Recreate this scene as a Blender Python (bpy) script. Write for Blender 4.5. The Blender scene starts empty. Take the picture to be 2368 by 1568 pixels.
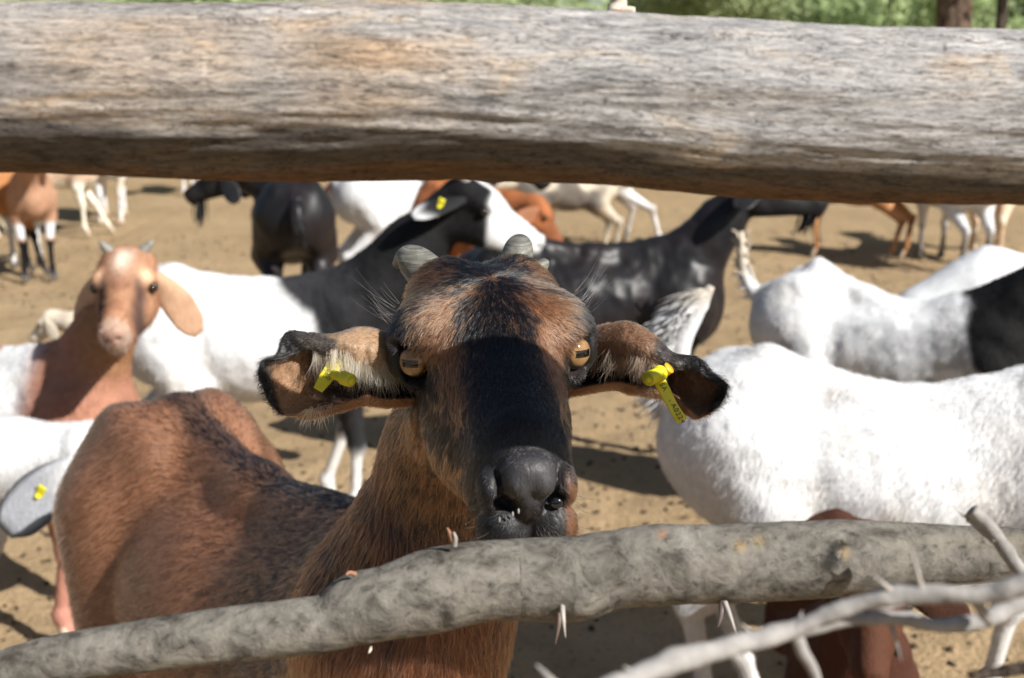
import bpy, math, random
import numpy as np
from mathutils import Matrix, Vector

# ------------------------------------------------------------------ camera, sky, sun, exposure
S = bpy.context.scene
FPX = 2800.0            # focal length in pixels of a 2368 px wide picture
CX, CY = 1184.0, 784.0
CAMH = 1.3
PITCH = math.atan((CY-150)/FPX)
cam = bpy.data.cameras.new("camera"); camo = bpy.data.objects.new("camera", cam)
S.collection.objects.link(camo); S.camera = camo
cam.sensor_width = 23.6; cam.lens = 23.6*FPX/2368
cam.clip_start = 0.02; cam.clip_end = 2000
camo.location = (0, 0, CAMH); camo.rotation_euler = (math.pi/2-PITCH, 0, 0)
cam.dof.use_dof = True; cam.dof.focus_distance = 0.86; cam.dof.aperture_fstop = 5.8

SUNV = Vector((1.06, -0.80, 1.05)).normalized()      # towards the sun: from the right, behind the camera
W = bpy.data.worlds.new("World"); S.world = W; W.use_nodes = True
nt = W.node_tree; bg = nt.nodes["Background"]
sky = nt.nodes.new("ShaderNodeTexSky"); sky.sky_type = 'NISHITA'; sky.sun_disc = False
sky.sun_elevation = math.asin(SUNV.z); sky.sun_rotation = math.atan2(SUNV.x, SUNV.y)
nt.links.new(sky.outputs[0], bg.inputs[0]); bg.inputs[1].default_value = 0.05
sl = bpy.data.lights.new("sun", 'SUN'); sl.energy = 5.0; sl.angle = math.radians(0.53); sl.color = (1, .965, .91)
so = bpy.data.objects.new("sun", sl); S.collection.objects.link(so)
so.rotation_euler = SUNV.to_track_quat('Z', 'Y').to_euler(); so.location = SUNV*20
S.view_settings.view_transform = 'Standard'; S.view_settings.look = 'None'
S.view_settings.exposure = 0.74; S.view_settings.gamma = 1
S.cycles.max_bounces = 6; S.cycles.transparent_max_bounces = 6
S.cycles.use_denoising = True

COL = S.collection
sp, cp = math.sin(PITCH), math.cos(PITCH)
CAMR = np.array([[1, 0, 0], [0, sp, cp], [0, -cp, sp]])   # rows: right, up, toward the viewer
def P(px, py, d):
    u = (px-CX)/FPX; v = (CY-py)/FPX
    return np.array([d*u, d*(cp+v*sp), CAMH+d*(v*cp-sp)])
def G(px, py):
    v = (CY-py)/FPX
    return P(px, py, CAMH/(sp-v*cp))
def C2W(v):
    return np.array(v) @ CAMR

# ------------------------------------------------------------------ numpy noise
def _hash(ix, iy, iz, seed):
    n = (ix*374761393 + iy*668265263 + iz*2147483647 + seed*1274126177) & 0xffffffff
    n = ((n ^ (n >> 13))*1103515245) & 0xffffffff
    n = ((n ^ (n >> 16))*2246822519) & 0xffffffff
    return ((n ^ (n >> 13)) & 0xffffff)/float(0xffffff)
def vnoise(p, seed=0):
    p = np.asarray(p, float); i = np.floor(p).astype(np.int64); f = p-i; f = f*f*(3-2*f)
    r = 0
    for dx in (0, 1):
        wx = f[..., 0] if dx else 1-f[..., 0]
        for dy in (0, 1):
            wy = f[..., 1] if dy else 1-f[..., 1]
            for dz in (0, 1):
                wz = f[..., 2] if dz else 1-f[..., 2]
                r = r+wx*wy*wz*_hash(i[..., 0]+dx, i[..., 1]+dy, i[..., 2]+dz, seed)
    return r
def fbm(p, octs=3, seed=0):
    p = np.asarray(p, float); a, t, s = 0.5, 0, 0
    for o in range(octs):
        t = t+a*vnoise(p*2**o+7.3*o, seed+o); s += a; a *= .5
    return t/s
def sstep(a, b, x):
    t = np.clip((x-a)/(b-a), 0, 1); return t*t*(3-2*t)
def mixc(a, b, t):
    return np.asarray(a)*(1-t[..., None])+np.asarray(b)*t[..., None]

# ------------------------------------------------------------------ signed distance modelling
def ell(c, r, k=.02, R=None): return ('e', np.array(c, float), np.array(r, float), k, R)
def cone(a, b, ra, rb, k=.02): return ('c', np.array(a, float), np.array(b, float), (ra, rb), k)
def sub(pr): return ('s', pr)
def chain(pts, rs, k=.02): return [cone(pts[i], pts[i+1], rs[i], rs[i+1], k) for i in range(len(pts)-1)]
def prim_d(pr, X):
    if pr[0] == 'e':
        q = X-pr[1]
        if pr[4] is not None: q = q @ pr[4]
        k0 = np.linalg.norm(q/pr[2], axis=-1); k1 = np.linalg.norm(q/pr[2]**2, axis=-1)+1e-9
        return k0*(k0-1)/k1
    a, b = pr[1], pr[2]; ba = b-a; t = np.clip(((X-a)@ba)/max(ba@ba, 1e-12), 0, 1)
    return np.linalg.norm(X-a-t[..., None]*ba, axis=-1)-(pr[3][0]*(1-t)+pr[3][1]*t)
def prim_box(pr):
    if pr[0] == 'e':
        m = pr[2].max() if pr[4] is not None else pr[2]
        return pr[1]-m, pr[1]+m
    r = max(pr[3]); return np.minimum(pr[1], pr[2])-r, np.maximum(pr[1], pr[2])+r
def xform(pr, M, t, s=1.0):
    if pr[0] == 's': return ('s', xform(pr[1], M, t, s))
    if pr[0] == 'e':
        R = M if pr[4] is None else M @ pr[4]
        return ('e', M @ (pr[1]*s)+t, pr[2]*s, pr[3]*s, R)
    return ('c', M @ (pr[1]*s)+t, M @ (pr[2]*s)+t, (pr[3][0]*s, pr[3][1]*s), pr[4]*s)
def mesh_sdf(prims, h, box=None):
    adds = [q for q in prims if q[0] != 's']
    if box is None:
        bs = [prim_box(q) for q in adds]
        lo = np.min([b[0] for b in bs], 0)-3*h; hi = np.max([b[1] for b in bs], 0)+3*h
    else: lo, hi = np.array(box[0], float), np.array(box[1], float)
    n = np.ceil((hi-lo)/h).astype(int)+1
    F = np.full(n, .06, np.float32)
    ax = [lo[i]+h*np.arange(n[i]) for i in range(3)]
    for q in prims:
        neg = q[0] == 's'; q0 = q[1] if neg else q
        k = q0[3] if q0[0] == 'e' else q0[4]
        b0, b1 = prim_box(q0); m = k+3*h
        i0 = np.clip(np.floor((b0-m-lo)/h).astype(int), 0, n); i1 = np.clip(np.ceil((b1+m-lo)/h).astype(int)+1, 0, n)
        if np.any(i1 <= i0): continue
        X = np.stack(np.meshgrid(*[ax[i][i0[i]:i1[i]] for i in range(3)], indexing='ij'), -1)
        d = prim_d(q0, X); sl_ = tuple(slice(i0[i], i1[i]) for i in range(3)); f = F[sl_]
        if neg:
            d = -d; hh = np.clip(.5-.5*(f-d)/k, 0, 1); F[sl_] = f*(1-hh)+d*hh+k*hh*(1-hh)
        else:
            hh = np.clip(.5+.5*(f-d)/k, 0, 1); F[sl_] = f*(1-hh)+d*hh-k*hh*(1-hh)
    return surfnet(F, lo, h)
def surfnet(F, lo, h):
    n = np.array(F.shape); s = F < 0
    c = [slice(0, -1), slice(1, None)]
    tot = np.zeros(n-1, np.int8)
    for a in (0, 1):
        for b in (0, 1):
            for d in (0, 1): tot += s[c[a], c[b], c[d]]
    act = (tot > 0) & (tot < 8); idx = np.full(n-1, -1, np.int64)
    ijk = np.argwhere(act); idx[act] = np.arange(len(ijk))
    acc = np.zeros((len(ijk), 3)); cnt = np.zeros(len(ijk))
    cor = [(a, b, d) for a in (0, 1) for b in (0, 1) for d in (0, 1)]
    val = {o: F[tuple((ijk+np.array(o)).T)] for o in cor}
    for o in cor:
        for axs in range(3):
            if o[axs]: continue
            o2 = list(o); o2[axs] = 1; o2 = tuple(o2)
            v0, v1 = val[o].astype(float), val[o2].astype(float); m = (v0 < 0) != (v1 < 0)
            t = np.where(m, v0/np.where(m, v0-v1, 1), 0)
            p = np.tile(np.array(o, float), (len(ijk), 1)); p[:, axs] = t
            acc[m] += p[m]; cnt[m] += 1
    V = lo+h*(ijk+acc/cnt[:, None])
    quads = []
    for axs in range(3):
        sl0 = [slice(1, -1)]*3; sl0[axs] = slice(0, -1); sl1 = [slice(1, -1)]*3; sl1[axs] = slice(1, None)
        a, b = s[tuple(sl0)], s[tuple(sl1)]
        e = np.argwhere(a != b); fl = a[tuple(e.T)]
        off = np.array([1, 1, 1]); off[axs] = 0; e = e+off
        u, v = (axs+1) % 3, (axs+2) % 3
        du = np.zeros(3, int); du[u] = 1; dv = np.zeros(3, int); dv[v] = 1
        q = np.stack([idx[tuple((e-du-dv).T)], idx[tuple((e-dv).T)], idx[tuple(e.T)], idx[tuple((e-du).T)]], 1)
        q[~fl] = q[~fl][:, ::-1]
        quads.append(q)
    Q = np.concatenate(quads); Q = Q[(Q >= 0).all(1)]
    return V, Q

# ------------------------------------------------------------------ mesh helpers
def mk_mesh(name, V, Fc, mat=None, parent=None, smooth=True, col=None, loc=None, uv=None):
    me = bpy.data.meshes.new(name)
    V = np.asarray(V, np.float32)
    if isinstance(Fc, np.ndarray):
        me.vertices.add(len(V)); me.vertices.foreach_set('co', V.ravel())
        k = Fc.shape[1]; me.loops.add(Fc.size); me.loops.foreach_set('vertex_index', Fc.ravel().astype(np.int32))
        me.polygons.add(len(Fc)); me.polygons.foreach_set('loop_start', np.arange(len(Fc), dtype=np.int32)*k)
        me.update(calc_edges=True)
    else:
        me.from_pydata([tuple(v) for v in V.tolist()], [], [tuple(f) for f in Fc]); me.update()
    me.validate()
    if smooth: me.polygons.foreach_set('use_smooth', np.ones(len(me.polygons), bool))
    if col is not None:
        a = me.attributes.new('coat', 'FLOAT_COLOR', 'POINT')
        c = np.ones((len(V), 4), np.float32); c[:, :3] = col; a.data.foreach_set('color', c.ravel())
    if uv is not None:
        a = me.attributes.new('wrap', 'FLOAT_VECTOR', 'POINT'); a.data.foreach_set('vector', np.asarray(uv, np.float32).ravel())
    if mat: me.materials.append(mat)
    o = bpy.data.objects.new(name, me); COL.objects.link(o)
    if parent is not None: o.parent = parent
    if loc is not None: o.location = loc
    return o
def tag(o, label=None, cat=None, group=None, kind=None):
    for k, v in (('label', label), ('category', cat), ('group', group), ('kind', kind)):
        if v: o[k] = v
    return o
def empty(name, loc=(0, 0, 0), rz=0, sc=1):
    o = bpy.data.objects.new(name, None); COL.objects.link(o); o.empty_display_size = .1
    o.location = loc; o.rotation_euler = (0, 0, rz); o.scale = (sc, sc, sc) if np.isscalar(sc) else sc
    return o
def join(parts):
    Vs, Fs, Cs, n = [], [], [], 0
    for p_ in parts:
        Vs.append(p_[0]); Fs.append(np.asarray(p_[1])+n); n += len(p_[0])
        if len(p_) > 2: Cs.append(np.broadcast_to(p_[2], (len(p_[0]), 3)))
    return np.concatenate(Vs), np.concatenate(Fs), (np.concatenate(Cs) if Cs else None)
def catmull(pts, n):
    pts = np.asarray(pts, float); m = len(pts)
    t = np.linspace(0, m-1, n); i = np.clip(np.floor(t).astype(int), 0, m-2); f = (t-i)[:, None]
    f = f.reshape((n,)+(1,)*(pts.ndim-1))
    g = lambda j: pts[np.clip(j, 0, m-1)]
    p0 = np.where((i == 0).reshape(f.shape), 2*g(i)-g(i+1), g(i-1)); p1, p2 = g(i), g(i+1)
    p3 = np.where((i == m-2).reshape(f.shape), 2*g(i+1)-g(i), g(i+2))
    return .5*(2*p1+(p2-p0)*f+(2*p0-5*p1+4*p2-p3)*f**2+(3*p1-p0-3*p2+p3)*f**3)
def tube(pts, rs, segs=12, n=None, caps=True, rough=0, seed=0, flat=None, freq=1.0):
    """loft round sections along a path -> V, quads, wrap(u along, v around, r)"""
    pts = np.asarray(pts, float); rs = np.asarray(rs, float)
    if n: pr = catmull(np.concatenate([pts, rs[:, None]], 1), n); pts, rs = pr[:, :3], np.maximum(pr[:, 3], 1e-5)
    T = np.gradient(pts, axis=0); T /= np.linalg.norm(T, axis=1)[:, None]
    up = np.array([0, 0, 1.]) if abs(T[0, 2]) < .9 else np.array([0, 1., 0])
    N = []; nvec = up
    for t in T:
        nvec = nvec-t*(nvec@t); nvec = nvec/np.linalg.norm(nvec); N.append(nvec)
    N = np.array(N); B = np.cross(T, N)
    a = np.linspace(0, 2*math.pi, segs, endpoint=False)
    ln = np.concatenate([[0], np.cumsum(np.linalg.norm(np.diff(pts, axis=0), axis=1))])
    D = np.cos(a)[None, :, None]*N[:, None]+np.sin(a)[None, :, None]*B[:, None]*(flat or 1)
    V = pts[:, None]+D*rs[:, None, None]
    if rough: V = V+D*rs[:, None, None]*(rough*(fbm(V*freq, 4, seed)-.5))[..., None]
    m = len(pts); uv = np.stack([np.repeat(ln[:, None], segs, 1), np.tile(a, (m, 1)), np.repeat(rs[:, None], segs, 1)], -1)
    I = np.arange(m*segs).reshape(m, segs); J = np.roll(I, -1, 1)
    Q = np.stack([I[:-1], J[:-1], J[1:], I[1:]], -1).reshape(-1, 4)
    V = V.reshape(-1, 3); uv = uv.reshape(-1, 3)
    if caps:
        k = len(V); V = np.concatenate([V, pts[:1], pts[-1:]]); uv = np.concatenate([uv, uv[:1], uv[-1:]])
        c0 = np.stack([J[0], I[0], np.full(segs, k), np.full(segs, k)], 1); c1 = np.stack([I[-1], J[-1], np.full(segs, k+1), np.full(segs, k+1)], 1)
        Q = np.concatenate([Q, c0, c1])
    return V, Q, uv
def tri(Q):
    """degenerate quads (caps) -> list of faces"""
    return [tuple(dict.fromkeys(q)) for q in Q.tolist()]
def sheet(ctrl, nu, nv, th, edge=.35):
    """closed shell through a control grid; returns V, quads, (u,v) and side(+1 front,-1 back)"""
    g = catmull(np.asarray(ctrl, float), nu); g = np.swapaxes(catmull(np.swapaxes(g, 0, 1), nv), 0, 1)
    du = np.gradient(g, axis=0); dv = np.gradient(g, axis=1); N = np.cross(du, dv); N /= np.linalg.norm(N, axis=-1)[..., None]+1e-12
    u, v = np.meshgrid(np.linspace(0, 1, nu), np.linspace(0, 1, nv), indexing='ij')
    t = th*(edge+(1-edge)*np.sqrt(np.clip(np.minimum(np.minimum(v, 1-v)*8, (1-u)*8), 0, 1)))
    A = g+N*t[..., None]/2; Bk = g-N*t[..., None]/2; m = nu*nv
    V = np.concatenate([A.reshape(-1, 3), Bk.reshape(-1, 3)])
    I = np.arange(m).reshape(nu, nv)
    q = np.stack([I[:-1, :-1], I[1:, :-1], I[1:, 1:], I[:-1, 1:]], -1).reshape(-1, 4)
    ring = np.concatenate([I[:-1, 0], I[-1, :-1], I[1:, -1][::-1], I[0, 1:][::-1]]); r2 = np.roll(ring, -1)
    side = np.stack([ring, ring+m, r2+m, r2], 1)
    return V, np.concatenate([q, q[:, ::-1]+m, side]), np.concatenate([np.stack([u, v], -1).reshape(-1, 2)]*2), np.repeat([1, -1], m)
def sphere(c, r, nu=24, nv=14):
    th = np.linspace(0, math.pi, nv); ph = np.linspace(0, 2*math.pi, nu, endpoint=False)
    V = np.stack([np.sin(th)[:, None]*np.cos(ph), np.sin(th)[:, None]*np.sin(ph), np.repeat(np.cos(th)[:, None], nu, 1)], -1)
    I = np.arange(nu*nv).reshape(nv, nu); J = np.roll(I, -1, 1)
    Q = np.stack([I[:-1], I[1:], J[1:], J[:-1]], -1).reshape(-1, 4)
    return V.reshape(-1, 3)*np.asarray(r)+np.asarray(c), Q

# ------------------------------------------------------------------ materials
def new_mat(name, rough=.7, spec=.3, col=(.5, .5, .5)):
    m = bpy.data.materials.new(name); m.use_nodes = True; b = m.node_tree.nodes['Principled BSDF']
    b.inputs['Roughness'].default_value = rough; b.inputs['Specular IOR Level'].default_value = spec
    b.inputs['Base Color'].default_value = (*col, 1)
    return m, m.node_tree, b
def nnode(nt, t, **kw):
    n = nt.nodes.new(t)
    for k, v in kw.items():
        if k in n.inputs: n.inputs[k].default_value = v
        else: setattr(n, k, v)
    return n
def noise(nt, vec, scale, detail=4, rough=.6, dist=0):
    n = nnode(nt, 'ShaderNodeTexNoise', Scale=scale, Detail=detail, Roughness=rough, Distortion=dist)
    if vec is not None: nt.links.new(vec, n.inputs['Vector'])
    return n.outputs['Fac']
def ramp(nt, fac, stops):
    n = nt.nodes.new('ShaderNodeValToRGB'); e = n.color_ramp.elements
    while len(e) < len(stops): e.new(.5)
    for i, (p_, c) in enumerate(stops):
        e[i].position = p_; e[i].color = (*(c if hasattr(c, '__len__') else (c, c, c)), 1)
    nt.links.new(fac, n.inputs[0]); return n.outputs[0]
def mix(nt, fac, a, b, mode='MIX'):
    n = nt.nodes.new('ShaderNodeMix'); n.data_type = 'RGBA'; n.blend_type = mode
    for sock, v in ((n.inputs[0], fac), (n.inputs[6], a), (n.inputs[7], b)):
        if hasattr(v, 'is_linked'): nt.links.new(v, sock)
        elif hasattr(v, '__len__'): sock.default_value = (*v, 1)
        else: sock.default_value = v if sock.type == 'VALUE' else (v, v, v, 1)
    return n.outputs[2]
def bump(nt, b, h, dist=.01, strength=.6):
    n = nnode(nt, 'ShaderNodeBump', Distance=dist, Strength=strength); nt.links.new(h, n.inputs['Height'])
    nt.links.new(n.outputs[0], b.inputs['Normal'])
def mapping(nt, scale, src='Object', attr=None):
    m = nt.nodes.new('ShaderNodeMapping'); m.inputs['Scale'].default_value = scale
    if attr: a = nnode(nt, 'ShaderNodeAttribute', attribute_name=attr); nt.links.new(a.outputs['Vector'], m.inputs[0])
    else: a = nt.nodes.new('ShaderNodeTexCoord'); nt.links.new(a.outputs[src], m.inputs[0])
    return m.outputs[0]

def coat_mat(name, rough=.75, spec=.2, sheen=.0, hair=.45, bumpd=.004):
    m, nt, b = new_mat(name, rough, spec)
    a = nnode(nt, 'ShaderNodeAttribute', attribute_name='coat')
    v = mapping(nt, (60, 60, 14)); n1 = noise(nt, v, 3, 3, .7, .6)
    v2 = mapping(nt, (1, 1, 1)); n2 = noise(nt, v2, 16, 4, .6)
    c = mix(nt, hair, a.outputs['Color'], ramp(nt, n1, [(.25, .55), (.75, 1.3)]), 'MULTIPLY')
    c = mix(nt, .5, c, ramp(nt, n2, [(.3, .72), (.7, 1.18)]), 'MULTIPLY')
    nt.links.new(c, b.inputs['Base Color'])
    b.inputs['Sheen Weight'].default_value = sheen; b.inputs['Sheen Roughness'].default_value = .4
    s = nt.nodes.new('ShaderNodeMath'); s.operation = 'ADD'; nt.links.new(n1, s.inputs[0]); nt.links.new(n2, s.inputs[1])
    bump(nt, b, s.outputs[0], bumpd, .7)
    return m
M_COAT = coat_mat('short_goat_hair')
M_GLOSSY = coat_mat('glossy_dark_goat_hair', .48, .14, .0, .3, .0010)
def _gloss():
    nt = M_GLOSSY.node_tree; b = nt.nodes['Principled BSDF']; old = [n for n in nt.nodes if n.type == 'BUMP'][0]
    n0 = noise(nt, mapping(nt, (1, 1, .7)), 7, 2, .5, .6); bb = nnode(nt, 'ShaderNodeBump', Distance=.035, Strength=.7); nt.links.new(n0, bb.inputs['Height']); nt.links.new(bb.outputs[0], old.inputs['Normal']); nt.links.new(bb.outputs[0], b.inputs['Coat Normal']); b.inputs['Coat Weight'].default_value = .20; b.inputs['Coat Roughness'].default_value = .36
_gloss()
def flat_mat(name, col, rough=.6, spec=.4, sc=40, amt=.3, bd=.001):
    m, nt, b = new_mat(name, rough, spec)
    n1 = noise(nt, mapping(nt, (1, 1, 1)), sc, 4, .6)
    c = mix(nt, amt, col, ramp(nt, n1, [(.3, .5), (.7, 1.4)]), 'MULTIPLY'); nt.links.new(c, b.inputs['Base Color'])
    bump(nt, b, n1, bd, .5); return m
M_HORN = flat_mat('grey_horn', (.22, .21, .185), .5, .4, 150, .8, .001)
M_HOOF = flat_mat('dark_hoof', (.06, .05, .045), .5)
M_PHOOF = flat_mat('pale_hoof', (.42, .33, .24), .5)
M_TAG = flat_mat('yellow_tag_plastic', (.62, .56, .02), .4, .5, 90, .15, .0003)
M_INK = flat_mat('black_tag_ink', (.05, .045, .02), .6)
M_DARKEYE = new_mat('dark_eye', .12, .6, (.02, .014, .01))[0]
M_BLUE = flat_mat('dark_blue_plastic', (.03, .05, .11), .4, .5)
# ------------------------------------------------------------------ ground
def build_ground():
    g = np.concatenate([-np.geomspace(400, 4, 40), np.linspace(-3.9, 3.9, 260), np.geomspace(4, 400, 40)])
    gy = np.concatenate([-np.geomspace(60, .6, 12), np.linspace(-.5, 9, 330), np.geomspace(9.1, 600, 46)])
    X, Y = np.meshgrid(g, gy, indexing='ij'); p = np.stack([X, Y, X*0], -1)
    Z = (fbm(p*1.3, 3, 1)-.5)*.05+(fbm(p*9, 3, 2)-.5)*.022+(fbm(p*28, 2, 3)-.5)*.012
    fade = sstep(20, 8, np.maximum(np.abs(X), np.abs(Y))); Z = Z*fade-.01
    V = np.stack([X, Y, Z], -1).reshape(-1, 3); n, m = X.shape
    I = np.arange(n*m).reshape(n, m)
    Q = np.stack([I[:-1, :-1], I[1:, :-1], I[1:, 1:], I[:-1, 1:]], -1).reshape(-1, 4)
    mt, nt, b = new_mat('trampled_earth', .95, .1)
    v = mapping(nt, (1, 1, 1))
    big = noise(nt, v, 1.1, 5, .6); med = noise(nt, v, 9, 5, .65); fine = noise(nt, v, 70, 3, .7)
    c = ramp(nt, big, [(.3, (.31, .218, .122)), (.55, (.36, .258, .148)), (.75, (.405, .30, .18))])
    c = mix(nt, .7, c, ramp(nt, med, [(.3, .70), (.5, 1.0), (.7, 1.10)]), 'MULTIPLY')
    c = mix(nt, .6, c, ramp(nt, fine, [(.30, .35), (.42, 1.0), (.8, 1.15)]), 'MULTIPLY')
    vo = nnode(nt, 'ShaderNodeTexVoronoi', Scale=26.0); vo.inputs['Randomness'].default_value = 1; nt.links.new(v, vo.inputs['Vector'])
    spots = mix(nt, ramp(nt, noise(nt, v, 2.6, 3, .6), [(.42, 0), (.6, 1)]), 1.0, ramp(nt, vo.outputs['Distance'], [(.10, .35), (.24, 1.0)]))
    c = mix(nt, .85, c, spots, 'MULTIPLY')
    # green scrub floor beyond the pen
    sx = nt.nodes.new('ShaderNodeSeparateXYZ'); nt.links.new(v, sx.inputs[0])
    mr = nnode(nt, 'ShaderNodeMapRange'); mr.inputs[1].default_value = 15; mr.inputs[2].default_value = 22
    nt.links.new(sx.outputs[1], mr.inputs[0])
    c = mix(nt, mr.outputs[0], c, (.26, .28, .12))
    nt.links.new(c, b.inputs['Base Color'])
    s = nt.nodes.new('ShaderNodeMath'); s.operation = 'ADD'; nt.links.new(med, s.inputs[0]); nt.links.new(fine, s.inputs[1])
    bump(nt, b, s.outputs[0], .02, .8)
    o = mk_mesh('ground', V, Q, mt); tag(o, kind='structure')
build_ground()
def build_litter():
    rng = np.random.default_rng(4); Vs, Fs = [], []; n = 0
    sv, sq = sphere((0, 0, 0), 1, 6, 5)
    N = 8500
    y = 1.2+rng.random(N)**1.5*8.5; x = (rng.random(N)-.5)*(1.6+y*1.0)
    # droppings lie in loose clusters
    cl = fbm(np.stack([x, y, x*0], -1)*2.2, 3, 9); keep = cl+rng.random(N)*.35 > .62
    x, y = x[keep], y[keep]; N = len(x)
    V = np.zeros((N, len(sv), 3))
    for i in range(N):
        s = rng.uniform(.0035, .0095); r = np.array([s*rng.uniform(1, 1.7), s, s*.7]); a = rng.uniform(0, 6.3)
        w = sv*r*(1+.25*(rng.random((len(sv), 1))-.5)); c, q = math.cos(a), math.sin(a)
        V[i] = np.stack([w[:, 0]*c-w[:, 1]*q+x[i], w[:, 0]*q+w[:, 1]*c+y[i], w[:, 2]], -1)
    p = np.stack([x, y, x*0], -1); z = (fbm(p*1.3, 3, 1)-.5)*.05+(fbm(p*9, 3, 2)-.5)*.022+(fbm(p*28, 2, 3)-.5)*.012-.01
    V[..., 2] += z[:, None]+.003
    Q = (sq[None]+np.arange(N)[:, None, None]*len(sv)).reshape(-1, 4)
    m = flat_mat('dry_droppings', (.07, .052, .034), .9, .1, 60, .8)
    tag(mk_mesh('droppings', V.reshape(-1, 3), Q, m), 'small dark droppings and crumbs scattered over the sandy pen floor', 'litter', kind='stuff')
build_litter()

# ------------------------------------------------------------------ vegetation beyond the pen
def leaf_mat(name, c1, c2):
    m, nt, b = new_mat(name, .6, .3)
    oi = mapping(nt, (1, 1, 1)); n1 = noise(nt, oi, 1.3, 3, .6); n2 = noise(nt, oi, 9, 2, .6)
    c = mix(nt, n1, c1, c2); c = mix(nt, .7, c, ramp(nt, n2, [(.3, .8), (.7, 1.2)]), 'MULTIPLY')
    nt.links.new(c, b.inputs['Base Color'])
    tr = nnode(nt, 'ShaderNodeBsdfTranslucent'); nt.links.new(c, tr.inputs[0])
    ms = nnode(nt, 'ShaderNodeMixShader'); ms.inputs[0].default_value = .5
    nt.links.new(b.outputs[0], ms.inputs[1]); nt.links.new(tr.outputs[0], ms.inputs[2])
    nt.links.new(ms.outputs[0], nt.nodes['Material Output'].inputs[0]); return m
M_LEAF = leaf_mat('grey_green_leaves', (.36, .43, .21), (.48, .54, .31))
M_LEAF2 = leaf_mat('fresh_green_leaves', (.34, .44, .19), (.46, .54, .30))
def leaves(centers, radii, n, size, rng):
    w = radii[:, 0]*radii[:, 2]; k = rng.choice(len(centers), n, p=w/w.sum())
    d = rng.normal(size=(n, 3)); d /= np.linalg.norm(d, axis=1)[:, None]
    r = rng.random(n)**.45; p = centers[k]+d*radii[k]*r[:, None]
    nn_ = rng.normal(size=(n, 3))*.7+np.array([.45, -.6, .55]); nn_ /= np.linalg.norm(nn_, axis=1)[:, None]
    a = np.cross(nn_, rng.normal(size=(n, 3))); a /= np.linalg.norm(a, axis=1)[:, None]
    b = np.cross(a, nn_); b /= np.linalg.norm(b, axis=1)[:, None]
    s = size*rng.uniform(.6, 1.5, n)[:, None]
    V = np.stack([p-a*s, p-b*s*.4, p+a*s, p+b*s*.4], 1).reshape(-1, 3)
    return V, np.arange(4*n).reshape(n, 4)
def build_scrub():
    rng = np.random.default_rng(11); C, R = [], []
    for i in range(150):
        y = rng.uniform(17, 30); x = rng.uniform(-15, 15)*(y/20); h = rng.uniform(1.2, 2.6)*(y/19)
        C.append((x, y, h*.5)); R.append((rng.uniform(.8, 1.7), rng.uniform(.7, 1.3), h*.55))
        for j in range(4):
            C.append((x+rng.normal()*.8, y+rng.normal()*.5, h*rng.uniform(.5, 1.1))); R.append((rng.uniform(.3, .7),)*2+(rng.uniform(.3, .6),))
    V, Q = leaves(np.array(C), np.array(R), 110000, .11, rng)
    V[:, 2] = np.abs(V[:, 2])
    # dry twigs through it
    tag(mk_mesh('scrub', V, Q, M_LEAF), 'pale green thorny scrub filling the far side beyond the pen', 'scrub', kind='stuff')
build_scrub()
def bark_mat(name, c1, c2, c3, sc=(9, 9, 2.2)):
    m, nt, b = new_mat(name, .9, .15)
    v = mapping(nt, sc); n1 = noise(nt, v, 3, 6, .7, .5); n2 = noise(nt, mapping(nt, (1, 1, 1)), 3.5, 3)
    c = ramp(nt, n1, [(.35, c1), (.5, c2), (.68, c3)]); c = mix(nt, .5, c, ramp(nt, n2, [(.3, .5), (.7, 1.3)]), 'MULTIPLY')
    nt.links.new(c, b.inputs['Base Color']); bump(nt, b, n1, .04, 1); return m
def tree(x, y, r, h, lean, label, mb, nl, seed, crownz):
    rng = np.random.default_rng(seed); root = empty('thorn_tree', (x, y, 0)); tag(root, label, 'tree')
    pts = [(0, 0, -.15), (lean*.15, 0, h*.15), (lean*.5, .05, h*.45), (lean*.8, 0, h*.75), (lean, .1, h)]
    parts = [tube(pts, [r*1.25, r*1.05, r*.95, r*.8, r*.5], 20, 40, rough=.5, seed=seed, freq=6)[:2]]
    C, R = [], []
    for k in range(8):
        a = k*2.4+rng.uniform(-.3, .3); z0 = h*rng.uniform(.65, 1); L = rng.uniform(1.2, 2.4)*crownz
        e = np.array([lean+math.cos(a)*L, math.sin(a)*L, z0+rng.uniform(.5, 1.4)])
        s = np.array([lean*z0/h, 0, z0]); mid = (s+e)/2+np.array([0, 0, .25])
        parts.append(tube([s, mid, e], [r*.4, r*.25, r*.08], 8, 14, rough=.4, seed=seed+k, freq=8)[:2])
        for j in range(5): C.append(e*(.5+.5*rng.random())+s*0+rng.normal(size=3)*.35+np.array([0, 0, .2])); R.append(rng.uniform(.35, .8, 3)*crownz)
    V, Q, _ = join([(p_[0], p_[1]) for p_ in parts])
    mk_mesh('trunk', V, tri(Q), mb, root)
    V, Q = leaves(np.array(C), np.array(R), nl, .07, rng); mk_mesh('crown', V, Q, M_LEAF2, root)
b1 = bark_mat('peeling_reddish_bark', (.035, .025, .02), (.13, .085, .06), (.32, .26, .20))
b2 = bark_mat('dark_bark', (.03, .022, .018), (.08, .06, .045), (.16, .13, .10))
tree(4.72, 13.2, .185, 5.6, -.15, 'thick tree trunk with peeling reddish bark beyond the pen at top right', b1, 2600, 3, 1.1)
tree(5.60, 14.2, .062, 5.4, -.1, 'thin dark tree trunk right of the thick reddish one', b2, 1800, 5, .8)
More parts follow.
